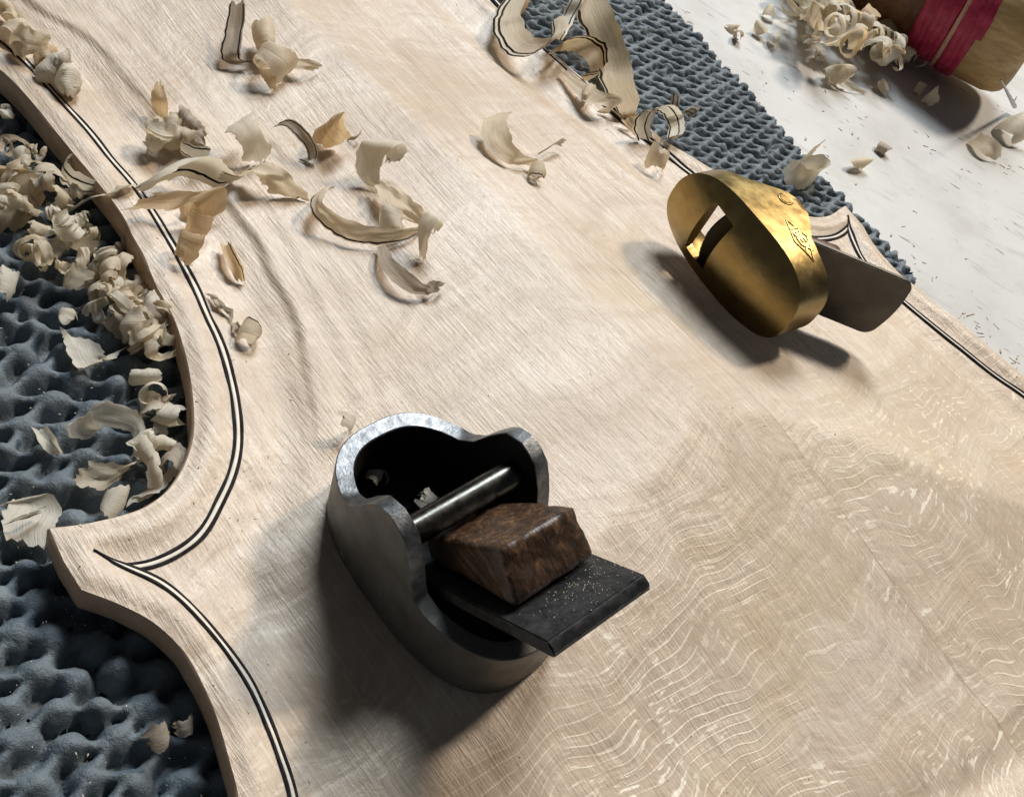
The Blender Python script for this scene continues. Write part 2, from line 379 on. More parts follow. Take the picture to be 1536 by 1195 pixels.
# ------------------------------------------------------------------ the instrument back
plate = bpy.data.objects.new('instrument_back', None); COL.objects.link(plate)
tag(plate, 'unvarnished maple instrument back with inlaid purfling, both planes lying on its arched top', 'instrument plate')
plate.location = (JOINT[0], JOINT[1], 0); plate.rotation_euler = (0, 0, math.atan2(AX[1], AX[0]))
bpy.context.view_layer.update()
PL = np.array([[AX[0], AX[1]], [-AX[1], AX[0]]])          # world -> local (x along the axis, y across)
def loc2(P): P = np.atleast_2d(P); return (P-JOINT)@PL.T
def build_plate():
    pts = [OUT]
    nrm = np.zeros_like(OUT); t = np.roll(OUT, -1, 0)-np.roll(OUT, 1, 0); nrm[:, 0] = -t[:, 1]; nrm[:, 1] = t[:, 0]
    nrm /= np.linalg.norm(nrm, axis=1)[:, None]
    if not inside(OUT[40:41]+nrm[40:41]*0.05, OUT)[0]: nrm = -nrm
    extra = []
    for dd in [0.04, 0.09, 0.16, 0.25, 0.36, 0.48, 0.62, 0.8, 0.95, 1.1, 1.25, 1.4] + list(np.arange(1.5, 2.0, 0.05)) + list(np.arange(2.05, 3.2, 0.075)):
        q = OUT+nrm*dd; ok = inside(q, OUT); q = q[ok]; q = q[np.abs(dist_line(q, OUT, True)-dd) < 0.01]
        extra.append(q)
    lo, hi = OUT.min(0), OUT.max(0)
    gx, gy = np.meshgrid(np.arange(lo[0], hi[0], 0.16), np.arange(lo[1], hi[1], 0.16)); G = np.c_[gx.ravel(), gy.ravel()]
    G = G[inside(G, OUT)]; G = G[dist_line(G, OUT, True) > 3.2]+0.0; G += rng.uniform(-0.03, 0.03, G.shape)
    P = np.vstack([OUT]+extra+[G]); n0 = len(OUT)
    edges = [(i, (i+1) % n0) for i in range(n0)]
    v, e, f, ov, oe, of = delaunay_2d_cdt([Vector((float(x), float(y))) for x, y in P], edges, [list(range(n0))], 1, 1e-5)
    V2 = np.array([[q.x, q.y] for q in v]); H = plate_h(V2); dv = dist_line(V2, REAL)
    H += (0.010*vnoise(V2, 4.0, 2.0)+0.008*vnoise(V2, 9.0, 4.0))*np.exp(-(dv/0.55)**2)+0.006*vnoise(V2, 3.0, 6.0)*np.exp(-((dv-1.3)/0.5)**2)
    H[dist_line(V2, OUT, True) < 0.01] = 0.0
    L = loc2(V2); V = np.c_[L, H]
    top = mesh_obj('carved_top', V, f, M_MAPLE, plate, smooth=0)
    # edge wall, slightly chamfered above and below, with a closed underside
    Lo = loc2(OUT); Ln = (nrm@PL.T)
    rings = [(0.0, 0.0), (-0.02, -0.025), (-0.03, -0.05), (-0.03, -0.40), (0.0, -0.47), (0.05, -0.50)]
    VV = []; n = len(OUT)
    wn = 0.018*vnoise(OUT, 1.6, 3.0)+0.010*vnoise(OUT, 5.0, 8.0)
    for k, (off, z) in enumerate(rings):
        w = 0 if k == 0 else 1
        VV.append(np.c_[Lo+Ln*(off+w*wn)[:, None] if w else Lo, np.full(n, z)])
    VV = np.vstack(VV); FF = []
    for k in range(len(rings)-1):
        for i in range(n):
            j = (i+1) % n; FF.append((k*n+i, k*n+j, (k+1)*n+j, (k+1)*n+i))
    base = len(VV)
    # underside
    v2, e2, f2, *_ = delaunay_2d_cdt([Vector((float(x), float(y))) for x, y in Lo+Ln*0.05], edges, [list(range(n0))], 1, 1e-5)
    VV = np.vstack([VV, [[q.x, q.y, -0.5] for q in v2]]); FF += [tuple(base+i for i in g) for g in f2]
    mesh_obj('plate_edge', VV, FF, M_EDGE, plate, smooth=35)
build_plate()

def smooth_line(P, it):
    P = resample(P, 0.05)
    for _ in range(it): P[1:-1] = 0.25*P[:-2]+0.5*P[1:-1]+0.25*P[2:]
    return P
def strip(P, off, half, lift, name, mat, parent, rag=0.0, seed=0, tip=0.0):
    """flat inlay strip following world polyline P on the plate; tip > 0 draws its far end to a point over that length"""
    P = smooth_line(P, 30); t = np.gradient(P, axis=0); t /= np.linalg.norm(t, axis=1)[:, None]; n = np.c_[-t[:, 1], t[:, 0]]
    S = np.r_[0, np.cumsum(np.linalg.norm(np.diff(P, axis=0), axis=1))]
    f = np.ones(len(P)) if tip <= 0 else 0.06+0.94*smooth01((S[-1]-S)/tip)
    hh = half*(0.35+0.65*f) if abs(off) > 0 else half*f
    r1 = rag*vnoise(P, 2.2, seed); r2 = rag*vnoise(P, 2.6, seed+9)
    cols = [P+n*(off*f-hh+r1)[:, None], P+n*(off*f)[:, None], P+n*(off*f+hh+r2)[:, None]]
    V = []; N = len(P)
    for k, c in enumerate(cols): V.append(np.c_[loc2(c), plate_h(c)+lift])
    for c in (cols[0], cols[2]): V.append(np.c_[loc2(c), plate_h(c)-0.02])
    V = np.vstack(V); FF = []
    for i in range(N-1):
        for a, b in ((0, 1), (1, 2), (3, 0), (2, 4)): FF.append((a*N+i, a*N+i+1, b*N+i+1, b*N+i))
    return mesh_obj(name, V, FF, mat, parent, smooth=0)
pf_near_c = [(-215, -105), (-120, -30), (-60, 12), (0, 57), (33, 87), (80, 141), (134, 197), (167, 241), (201, 278), (241, 338), (274, 395), (295, 434), (311, 474), (331, 514), (345, 561), (355, 608), (358, 664), (350, 708), (335, 741), (302, 804), (269, 826), (240, 843), (214, 850), (190, 851)]
pf_near_l = [(140, 828), (163, 838), (189, 851), (237, 869), (277, 902), (313, 942), (346, 982), (375, 1022), (397, 1069), (418, 1124), (440, 1190), (452, 1290)]
pf_far_c = [(640, -130), (700, -40), (770, 35), (850, 110), (930, 180), (1016, 246), (1120, 318), (1180, 348), (1216, 358), (1246, 357), (1262, 352), (1272, 342)]
pf_far_l = [(1268, 328), (1271, 341), (1278, 358), (1294, 390), (1320, 419), (1355, 451), (1387, 478), (1441, 521), (1494, 564), (1536, 593), (1620, 668)]
for k, (L, hw, dk) in enumerate([(pf_near_c, 0.047, 0.022), (pf_near_l, 0.038, 0.019), (pf_far_c, 0.048, 0.028), (pf_far_l, 0.046, 0.026)]):
    P = catmull(wp(L, -0.05), 8)
    if k in (1, 3): P = P[::-1]
    tp = 0.6 if k in (1, 3) else 0.0
    pu = strip(P, 0, hw, 0.016+(0.006 if k in (1, 3) else 0), 'purfling', M_PALE, plate, tip=tp)
    strip(P, hw, dk, 0.019+(0.006 if k in (1, 3) else 0), 'dark_line', M_DARK, pu, 0.010, k*3, tp)
    strip(P, -hw, dk, 0.019+(0.006 if k in (1, 3) else 0), 'dark_line', M_DARK, pu, 0.010, k*3+20, tp)

# ------------------------------------------------------------------ bench and grip mats
bx = np.linspace(-60, 90, 61); by = np.linspace(-20, 130, 61)
GX, GY = np.meshgrid(bx, by)
V = np.c_[GX.ravel(), GY.ravel(), np.full(GX.size, BENCH_Z)]
FF = [(j*61+i, j*61+i+1, (j+1)*61+i+1, (j+1)*61+i) for j in range(60) for i in range(60)]
tag(mesh_obj('workbench_top', V, FF, M_BENCH), 'pale painted workbench top strewn with shavings and dark splinters', None, None, 'structure')

def grip_mat(name, label, poly, pitch, ang, step, hgt, seed, strand_h=0.62, warp=0.34, fat=0.46, sw=0.22, jit=0.22):
    poly = np.array(poly); lo, hi = poly.min(0), poly.max(0)
    nx, ny = int((hi[0]-lo[0])/step)+2, int((hi[1]-lo[1])/step)+2
    xs = lo[0]+np.arange(nx)*step; ys = lo[1]+np.arange(ny)*step
    X, Y = np.meshgrid(xs, ys); P = np.c_[X.ravel(), Y.ravel()]
    keep = inside(P, poly)
    ipl = inside(P, OUT); dpl = np.full(len(P), 9.0); dpl[ipl] = dist_line(P[ipl], OUT, True); keep &= ~(ipl & (dpl > 0.9))
    Q = P[keep]; c, s = math.cos(ang), math.sin(ang)
    U = np.c_[Q[:, 0]*c+Q[:, 1]*s, -Q[:, 0]*s+Q[:, 1]*c]
    w1 = vnoise(Q, 0.9/pitch*0.5, seed); w2 = vnoise(Q, 0.9/pitch*0.5, seed+31)
    U = U+np.c_[w1, w2]*pitch*warp
    rs = pitch*0.86
    best = np.zeros(len(U)); ridge = np.zeros(len(U))
    r0 = np.floor(U[:, 1]/rs)
    hcell = lambda i, j, k: np.modf(np.abs(np.sin(i*127.1+j*311.7+k*74.7+seed)*43758.5453))[0]
    for dj in (-1, 0, 1, 2):
        j = r0+dj; offx = np.mod(j, 2)*pitch*0.5
        i0 = np.floor((U[:, 0]-offx)/pitch)
        for di in (-1, 0, 1, 2):
            i = i0+di
            cx = i*pitch+offx+(hcell(i, j, 1)-.5)*pitch*jit; cy = j*rs+(hcell(i, j, 2)-.5)*pitch*jit
            R = pitch*(fat+0.10*hcell(i, j, 3)); q = ((U[:, 0]-cx)**2+((U[:, 1]-cy)*1.08)**2)/R**2
            dome = np.sqrt(np.clip(1-q, 0, 1))*(0.80+0.35*hcell(i, j, 4))
            best = np.maximum(best, dome)
            # strand to the neighbour on the right and to the row above
            for (ex, ey, kk) in ((pitch, 0, 5), (pitch*0.5, rs, 6)):
                on_ = hcell(i, j, kk) < (0.9 if kk == 5 else 0.72)
                tt = np.clip(((U[:, 0]-cx)*ex+(U[:, 1]-cy)*ey)/(ex*ex+ey*ey), 0, 1)
                dd = np.hypot(U[:, 0]-cx-tt*ex, U[:, 1]-cy-tt*ey)/(pitch*sw)
                ridge = np.maximum(ridge, np.where(on_, np.sqrt(np.clip(1-dd*dd, 0, 1))*strand_h, 0))
    h = np.maximum(best, ridge)+0.12*np.minimum(best, ridge)
    h = h*hgt+(0.075*vnoise(Q, 2.2/pitch, seed+5)+0.05*vnoise(Q, 6.0/pitch, seed+15))*pitch
    Z = MAT_TOP-hgt+np.clip(h, -0.02, 9)
    idx = -np.ones(len(P), int); idx[keep] = np.arange(keep.sum()); idx = idx.reshape(ny, nx)
    a, b, c_, d = idx[:-1, :-1], idx[:-1, 1:], idx[1:, 1:], idx[1:, :-1]
    ok = (a >= 0) & (b >= 0) & (c_ >= 0) & (d >= 0)
    FF = np.stack([a[ok], b[ok], c_[ok], d[ok]], 1)
    return tag(mesh_obj(name, np.c_[Q, Z], FF, M_MAT, smooth=0), label, 'grip mat')
_A = lambda x, y: at(x, y, -0.8)[:2]
grip_mat('grip_mat', 'knobbly blue-grey rubber grip mat with large nubs, under the near C-bout edge', [_A(-120, -60), _A(60, -20), _A(420, 560), _A(330, 840), _A(480, 1300), _A(-160, 1330), _A(-260, 600)], 0.50, 0.55, 0.040, 0.34, 3.0, 0.76, 0.30, 0.43, 0.20, 0.26)
mp = [_A(700, -90), _A(925, -70), _A(985, 0), _A(1030, 48), _A(1062, 84), _A(1120, 145), _A(1180, 215), _A(1216, 262), _A(1250, 296), _A(1312, 362), _A(1345, 392), _A(1372, 428), _A(1352, 452), _A(1180, 400), _A(900, 260)]
mp = np.vstack([resample(np.array(mp+[mp[0]]), 0.4)[:-1]]); mp = mp+np.c_[vnoise(mp, 1.7, 2.0), vnoise(mp, 1.7, 8.0)]*0.10
grip_mat('grip_mat', 'woven blue-grey grip mat strip between the far plate edge and the white bench', mp, 0.36, 0.30, 0.033, 0.24, 11.0, 0.86, 0.06, 0.50, 0.26, 0.08)

# ------------------------------------------------------------------ finger planes
def superloop(n, hu0, hu1, hv, p):
    L = []
    for k in range(n):
        a = 2*math.pi*k/n; c, s = math.cos(a), math.sin(a)
        u = (hu1 if c > 0 else hu0)*math.copysign(abs(c)**p, c); v = hv*math.copysign(abs(s)**p, s); L.append((u, v))
    return np.array(L)
def plane_body(name, parent, m_body, m_rim, m_in, n, hu0, hu1, hv, p, prof, th, um, slot, bulge, flo, flare=0.0, heel_u=9.0):
    """hollow boat-shaped plane body: sole with a mouth slot, walls with a shaped rim. local x toe->heel, y across, z up from the sole"""
    B = superloop(n, hu0, hu1, hv, p)
    ang = np.arctan2(B[:, 1], B[:, 0]-um)
    # slot loop sampled at the same bearings seen from the mouth
    S = []
    for a in ang:
        c, s = math.cos(a), math.sin(a); t = min(slot[0]/max(abs(c), 1e-6), slot[1]/max(abs(s), 1e-6)); S.append((um+c*t, s*t))
    S = np.array(S)
    pu, pw = np.array(prof).T
    rim = np.interp(B[:, 0], pu, pw)
    cc = superloop(n, hu0-th*1.1, hu1-th*1.1, hv-th, p)
    rim_in = np.interp(cc[:, 0], pu, pw)
    rings = []; mats = []
    def wsole(P):
        q = ((P[:, 0]-0.1)/max(hu0, hu1))**2; r = (P[:, 1]/hv)**2
        return -bulge*np.clip(1-0.62*q-0.92*r, -0.6, 1)+bulge*np.clip(1-0.62*((B[:, 0]-0.1)/max(hu0, hu1))**2-0.6*(B[:, 1]/hv)**2, -.3, 1)*0
    ts = [0, .12, .26, .42, .58, .74, .88, .97, 1.0]
    for t in ts:
        P = S*(1-t)+B*t; rings.append(np.c_[P, wsole(P)])
    zb = rings[-1][:, 2].copy()
    for t in [0.03, 0.3, 0.6, 0.9]:
        f = 1+flare*math.sin(t*math.pi*0.5); rings.append(np.c_[B*f, zb*(1-t)+rim*t])
    rings.append(np.c_[B*(1+flare), rim-0.012]); rings.append(np.c_[B*(1+flare)*0.992, rim])
    nout = len(rings)
    rings.append(np.c_[cc*1.01, rim_in]); rings.append(np.c_[cc, rim_in-0.015])
    for t in [0.5, 0.95]: rings.append(np.c_[cc*(1-0.04*t), rim_in*(1-t)+flo*t])
    for t in [0.96, 0.6, 0.3, 0.0]:
        P = S*(1-t)+cc*0.96*t; rings.append(np.c_[P, np.full(n, flo)])
    rings.append(np.c_[S, wsole(S)])
    V = np.vstack(rings); FF = []; mi = []
    for k in range(len(rings)-1):
        for i in range(n):
            j = (i+1) % n; FF.append((k*n+i, k*n+j, (k+1)*n+j, (k+1)*n+i))
            mi.append((1 if B[i, 0] < heel_u else 0) if k in (nout-2, nout-1, nout) else (2 if k > nout else 0))
    return mesh_obj(name, V, FF, [m_body, m_rim, m_in], parent, smooth=32, mi=mi)

def box_bm(sx, sy, sz, bevel=0.02, seg=2, cuts=0):
    bm = bmesh.new(); bmesh.ops.create_cube(bm, size=1.0); bmesh.ops.scale(bm, vec=(sx, sy, sz), verts=bm.verts)
    if bevel: bmesh.ops.bevel(bm, geom=list(bm.edges), offset=bevel, segments=seg, affect='EDGES', profile=0.6)
    return bm
def plate_prism(name, outline, th, mat, parent, M, bevel=0.02, smooth=35):
    bm = bmesh.new(); vs = [bm.verts.new((x, y, 0)) for x, y in outline]; f = bm.faces.new(vs)
    r = bmesh.ops.extrude_face_region(bm, geom=[f]); bmesh.ops.translate(bm, vec=(0, 0, th), verts=[v for v in r['geom'] if isinstance(v, bmesh.types.BMVert)])
    if bevel:
        ed = [e for e in bm.edges if abs(e.verts[0].co.z-e.verts[1].co.z) < 1e-6]
        bmesh.ops.bevel(bm, geom=ed, offset=bevel, segments=2, affect='EDGES')
    bmesh.ops.transform(bm, matrix=M, verts=bm.verts)
    return bm_obj(name, bm, mat, parent, smooth)

def frame_mat(o, X, Y, Z):
    return Matrix(((X[0], Y[0], Z[0], o[0]), (X[1], Y[1], Z[1], o[1]), (X[2], Y[2], Z[2], o[2]), (0, 0, 0, 1)))

# ---- the dark plane, standing on its sole
ub = np.array([0.894, -0.447]); vb = np.array([0.447, 0.894])
OB = np.array([0.10, 8.14])
for _ in range(4):
    smp = np.array([(t, q) for t in (-1.5, -.8, 0, .8, 1.8) for q in (-.9, -.45, 0, .45, .9)])
    hs = plate_h(OB+smp[:, :1]*ub+smp[:, 1:]*vb)
    A_ = np.c_[smp, np.ones(len(smp))]; gu, gv, g0 = np.linalg.lstsq(A_, hs, rcond=None)[0]
    zB = g0+max(hs-A_@np.array([gu, gv, g0]))*0.6+0.02
    OB = at(651, 853, zB)[:2]
tool = bpy.data.objects.new('finger_plane', None); COL.objects.link(tool)
Xb = np.array([ub[0], ub[1], gu]); Xb /= np.linalg.norm(Xb); Yb = np.array([vb[0], vb[1], gv]); Zb = np.cross(Xb, Yb); Zb /= np.linalg.norm(Zb); Yb = np.cross(Zb, Xb)
OB3 = np.array([OB[0], OB[1], zB])+np.array([vb[0], vb[1], 0])*gv*0.9
tool.matrix_world = frame_mat(OB3, Xb, Yb, Zb)
print('dark plane', zB, 'slopes', gu, gv)
tag(tool, 'blackened finger plane with a dark wooden wedge, standing on its sole', 'finger plane')
profB = [(-2.1, 1.00), (-1.4, 1.04), (-1.0, 1.12), (-.80, 1.30), (-.62, 1.66), (-.42, 1.98), (-.12, 2.10), (.14, 2.00), (.34, 1.68), (.46, 1.34), (.53, 1.12), (.75, 1.04), (2.3, .99)]
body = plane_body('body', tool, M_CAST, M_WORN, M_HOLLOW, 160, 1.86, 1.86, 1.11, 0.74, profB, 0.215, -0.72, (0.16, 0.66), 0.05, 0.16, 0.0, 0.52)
def cyl_bm(r, L, n=28, bev=0.02):
    bm = bmesh.new(); bmesh.ops.create_cone(bm, cap_ends=True, segments=n, radius1=r, radius2=r, depth=L)
    if bev: bmesh.ops.bevel(bm, geom=[e for e in bm.edges if abs(e.verts[0].co.z-e.verts[1].co.z) < 1e-5], offset=bev, segments=2, affect='EDGES')
    return bm
bm = cyl_bm(0.19, 1.70); bmesh.ops.rotate(bm, matrix=Matrix.Rotation(math.pi/2, 3, 'X'), verts=bm.verts); bmesh.ops.translate(bm, vec=(-0.05, 0, 1.56), verts=bm.verts)
bm_obj('pin', bm, M_PIN, tool)
IA = math.radians(40)
def iron_frame(u0, w0, ang): return frame_mat((u0, 0, w0), (math.cos(ang), 0, math.sin(ang)), (0, 1, 0), (-math.sin(ang), 0, math.cos(ang)))
MI = iron_frame(-0.04, 0.63, IA)
Li = 2.90
bm = bmesh.new()
prof_i = [(-0.78, 0), (Li-0.02, -0.0), (Li, 0.05), (Li-0.0, 0.10), (Li-0.07, 0.20), (-0.45, 0.20)]
vs0 = [bm.verts.new((x, -0.75, z-0.17)) for x, z in prof_i]; vs1 = [bm.verts.new((x, 0.75, z-0.17)) for x, z in prof_i]
bm.faces.new(vs0); bm.faces.new(vs1[::-1])
for i in range(len(prof_i)): j = (i+1) % len(prof_i); bm.faces.new((vs0[i], vs0[j], vs1[j], vs1[i]))
bmesh.ops.recalc_face_normals(bm, faces=bm.faces)
bmesh.ops.bevel(bm, geom=list(bm.edges), offset=0.018, segments=2, affect='EDGES')
bmesh.ops.transform(bm, matrix=MI, verts=bm.verts)
bm_obj('iron', bm, M_IRONB, tool, 35)
bedo = [(.74, -.78), (1.15, -.78), (1.5, -.58), (1.74, -.28), (1.74, .28), (1.5, .58), (1.15, .78), (.74, .78)]
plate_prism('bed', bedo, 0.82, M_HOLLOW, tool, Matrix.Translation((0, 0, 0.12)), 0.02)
# wedge: tapered block of dark wood between iron and pin
def wedge(parent, M, s0, s1, t0, t1, w0, w1, mat, rough=0.02, seed=1.0, v0=0.0):
    bm = bmesh.new()
    C = [(s0, -w0, 0.035), (s0, w0, 0.035), (s1, w1, 0.035), (s1, -w1, 0.035), (s0+0.05, -w0*0.94, t0), (s0+0.05, w0*0.94, t0), (s1-0.08, w1*0.93, t1), (s1-0.10, -w1*0.93, t1)]
    v = [bm.verts.new((x, y+v0, z)) for x, y, z in C]
    for f in ((0, 1, 2, 3), (4, 7, 6, 5), (0, 4, 5, 1), (1, 5, 6, 2), (2, 6, 7, 3), (3, 7, 4, 0)): bm.faces.new([v[i] for i in f])
    bmesh.ops.recalc_face_normals(bm, faces=bm.faces)
    bmesh.ops.bevel(bm, geom=list(bm.edges), offset=0.075, segments=2, affect='EDGES', profile=0.5)
    bmesh.ops.triangulate(bm, faces=[f for f in bm.faces if len(f.verts) > 4])
    for _ in range(3): bmesh.ops.subdivide_edges(bm, edges=[e for e in bm.edges if e.calc_length() > 0.09], cuts=1, use_grid_fill=True)
    bmesh.ops.recalc_face_normals(bm, faces=bm.faces)
    for q in bm.verts:
        p = q.co.copy(); n = mnoise.noise(Vector((p.x*1.3, p.y*3.5, p.z*3.5+seed)))*1.0+0.5*mnoise.noise(p*7+Vector((seed,)*3))
        q.co = p+q.normal*n*rough*(0.3 if p.z < 0.06 else 1)
    bmesh.ops.transform(bm, matrix=M, verts=bm.verts)
    return bm_obj('wedge', bm, mat, parent, 50)
MIt = MI @ Matrix.Translation((0, 0, 0.03))
wedge(tool, MIt, 0.30, 2.12, 0.40, 0.76, 0.52, 0.62, M_WEDGE, 0.05, 2.0, 0.04)

# ---- the brass plane, lying on its side
PHI = 0.38
ubr = np.array([0.85, -0.527, 0.0]); ubr /= np.linalg.norm(ubr); vbr = np.array([0, 0, 1.0]); wbr = np.cross(ubr, vbr)
if wbr[1] < 0: wbr = -wbr
HV = 0.90; UM = -0.5
tool2 = bpy.data.objects.new('finger_plane', None); COL.objects.link(tool2)
zs = surf(*at(1110, 420, 1.2)[:2])
m0 = at(1055, 356, zs+HV+0.03)                     # mouth centre seen on the sole
BULGE = 0.34
ob = m0-ubr*UM+wbr*BULGE
# right-handed frame: x toe->heel, y across (pointing down so that z = away from the sole)
X3 = ubr; Z3 = wbr; Y3 = np.cross(Z3, X3)
tool2.matrix_world = frame_mat(ob, X3, Y3, Z3)
tag(tool2, 'brass finger plane lying on its side with its sole and dark blade showing', 'finger plane')
UP = 1.0 if Y3[2] > 0 else -1.0
profR = [(-1.9, .50), (-1.3, .56), (-.95, .66), (-.7, .92), (-.45, 1.22), (-.2, 1.34), (.1, 1.30), (.4, 1.08), (.65, .86), (1.0, .78), (1.9, .72)]
plane_body('body', tool2, M_BRASS, M_BRASS, M_BRASS, 160, 1.70, 1.70, HV, 0.74, profR, 0.13, UM, (0.30, 0.56), BULGE, 0.02, 0.0)
bm = cyl_bm(0.13, 2*HV+0.05); bmesh.ops.rotate(bm, matrix=Matrix.Rotation(math.pi/2, 3, 'X'), verts=bm.verts); bmesh.ops.translate(bm, vec=(-0.27, 0, 1.02), verts=bm.verts)
bm_obj('pin', bm, M_BRASS, tool2)
bm = bmesh.new()   # rivet ring round the pin end
for k in range(24):
    pass
bm.free()
ring = []
for k in range(32):
    a = 2*math.pi*k/32
    for q in range(6):
        b = 2*math.pi*q/6; r = 0.135+0.022*math.cos(b); ring.append((-0.27+r*math.cos(a), UP*(HV+0.0+0.02*math.sin(b)), 1.02+r*math.sin(a)))
mesh_obj('rivet_ring', ring, [(k*6+q, k*6+(q+1) % 6, ((k+1) % 32)*6+(q+1) % 6, ((k+1) % 32)*6+q) for k in range(32) for q in range(6)], M_BRASS, tool2, 0)
MR = iron_frame(UM-0.03, -0.20, math.radians(47))
# blade with rounded tail corners and a curved cutting edge
def blade_outline(L, hw, r, crown):
    P = [(0.10, hw)]
    P = []
    for k in range(13):
        t = -1+2*k/12; P.append((0.16*t*t-0.0, -hw*0+t*(hw-0.08)))
    P[0] = (0.2, -(hw-0.08)); P[-1] = (0.2, hw-0.08)
    P += [(0.8, hw), (L*0.6, hw)]
    for k in range(7):
        a = math.pi/2*(1-k/6); P.append((L-r-0.06+r*math.cos(a), hw-r+r*math.sin(a)))
    for k in range(1, 6):
        t = 1-2*k/6; P.append((L+crown*(1-t*t)-0.06, (hw-r)*t))
    for k in range(7):
        a = -math.pi/2*(k/6); P.append((L-r-0.06+r*math.cos(a), -hw+r+r*math.sin(a)))
    P += [(L*0.6, -hw), (0.8, -hw)]
    return P
plate_prism('iron', blade_outline(3.95, 0.72, 0.24, 0.05), 0.10, M_BLADE, tool2, MR, 0.018)
wedge(tool2, MR @ Matrix.Translation((0, 0, 0.10)), 0.35, 2.55, 0.30, 0.46, 0.52, 0.56, M_WEDGE, 0.012, 5.0)
# stamped diamond and letters on the upper wall
def wall_v(u):
    c = np.clip(abs(u)/1.70, 0, 0.999)**(1/0.74); return HV*(math.sqrt(1-c*c))**0.74
def raised_line(name, pts, r, parent):
    V = []; FF = []; pts = resample(np.array(pts), 0.03)
    for (u, w) in pts:
        V.append((u, w))
    P3 = np.array([(u, UP*(wall_v(u)+0.004), w) for u, w in V]); N = len(P3); Q = []
    t = np.gradient(P3, axis=0); t /= np.linalg.norm(t, axis=1)[:, None]
    nn = np.array([0, UP, 0.0])
    for i in range(N):
        b = np.cross(t[i], nn); b /= np.linalg.norm(b)
        for a in range(6): ca, sa = math.cos(a*math.pi/3), math.sin(a*math.pi/3); Q.append(P3[i]+r*(ca*b+sa*nn))
    FF = [(i*6+a, i*6+(a+1) % 6, (i+1)*6+(a+1) % 6, (i+1)*6+a) for i in range(N-1) for a in range(6)]
    return mesh_obj(name, Q, FF, M_BRIGHT, parent, 0)
LC = (0.62, 0.56)
dia = [(LC[0]-0.46, LC[1]+0.02), (LC[0]-0.02, LC[1]+0.19), (LC[0]+0.46, LC[1]-0.02), (LC[0]+0.02, LC[1]-0.19), (LC[0]-0.46, LC[1]+0.02)]
emb = raised_line('diamond_stamp', dia, 0.016, tool2)
fc = bpy.data.curves.new('lettering', 'FONT'); fc.body = 'IBEX'; fc.size = 0.27; fc.extrude = 0.016; fc.offset = 0.006; fc.align_x = 'CENTER'; fc.align_y = 'CENTER'
fo = bpy.data.objects.new('lettering_source', fc); COL.objects.link(fo); bpy.context.view_layer.update()
me = bpy.data.meshes.new_from_object(fo.evaluated_get(bpy.context.evaluated_depsgraph_get())); bpy.data.objects.remove(fo)
for v in me.vertices:
    u = LC[0]+v.co.x*1.0; w = LC[1]+v.co.y
    v.co = (u, UP*(wall_v(u)+0.004+v.co.z), w)
me.materials.clear(); me.materials.append(M_BRIGHT)
lt = bpy.data.objects.new('lettering', me); COL.objects.link(lt); lt.parent = emb

# ------------------------------------------------------------------ shavings
def ribbon(name, P, Wd, half, mat, stripes=(), thick=0.014, ncol=8, rag=0.10, cup=0.0, seed=0.0, n=None, crinkle=0.0):
    """curled shaving: centre line P (n x 3), width directions Wd (n x 3), half widths; dark inlay lines at the given cross positions"""
    P = np.asarray(P, float); Wd = np.asarray(Wd, float); half = np.asarray(half, float); N = len(P)
    Wd = Wd/np.linalg.norm(Wd, axis=1)[:, None]
    T = np.gradient(P, axis=0); T /= np.linalg.norm(T, axis=1)[:, None]+1e-9
    Nn = np.cross(T, Wd); Nn /= np.linalg.norm(Nn, axis=1)[:, None]+1e-9
    xs = list(np.linspace(-1, 1, ncol+1))
    for s in stripes: xs += [s-0.085, s+0.085]
    xs = sorted(set(round(x, 3) for x in xs if -1 <= x <= 1))
    S = np.r_[0, np.cumsum(np.linalg.norm(np.diff(P, axis=0), axis=1))]
    grid = np.zeros((N, len(xs), 3))
    for i in range(N):
        e1 = 1+rag*mnoise.noise(Vector((S[i]*6, seed, 1.0)))+0.9*rag*mnoise.noise(Vector((S[i]*23, seed, 7.0)))
        e2 = 1+rag*mnoise.noise(Vector((S[i]*6, seed, 4.0)))+0.9*rag*mnoise.noise(Vector((S[i]*23, seed, 9.0)))
        for k, x in enumerate(xs):
            xx = x*(e2 if x > 0 else e1)
            d = cup*half[i]*(xx*xx-0.4)+crinkle*mnoise.noise(Vector((S[i]*3.2, x*1.6+seed, seed*2)))+0.35*crinkle*mnoise.noise(Vector((S[i]*9, x*4+seed, seed*2)))
            # ragged ends
            en = 0.0
            if i == 0 or i == N-1: en = (0.16*mnoise.noise(Vector((x*4, seed, 3.0)))+0.09*mnoise.noise(Vector((x*11, seed, 5.0))))*(1 if i else -1)
            grid[i, k] = P[i]+Wd[i]*half[i]*xx+Nn[i]*d+T[i]*en
    K = len(xs)
    gu = np.gradient(grid, axis=0); gv = np.gradient(grid, axis=1); nn = np.cross(gu, gv); nn /= np.linalg.norm(nn, axis=2)[..., None]+1e-9
    V = grid.reshape(-1, 3); o = N*K; FF = []; mi = []
    for i in range(N-1):
        for k in range(K-1):
            xm = (xs[k]+xs[k+1])/2
            FF.append((i*K+k, i*K+k+1, (i+1)*K+k+1, (i+1)*K+k)); mi.append(1 if any(abs(xm-s) < 0.086 for s in stripes) else 0)
    ob_ = mesh_obj(name, V, FF, [mat, M_DARK], None, 55, mi)
    uv = ob_.data.uv_layers.new(name='UV')
    buf = np.empty(len(ob_.data.loops)*2, np.float32)
    vi = np.empty(len(ob_.data.loops), np.int32); ob_.data.loops.foreach_get('vertex_index', vi)
    buf[0::2] = S[(vi % o)//K]*0.5; buf[1::2] = np.array(xs)[vi % K]*0.5+seed
    uv.data.foreach_set('uv', buf)
    return ob_

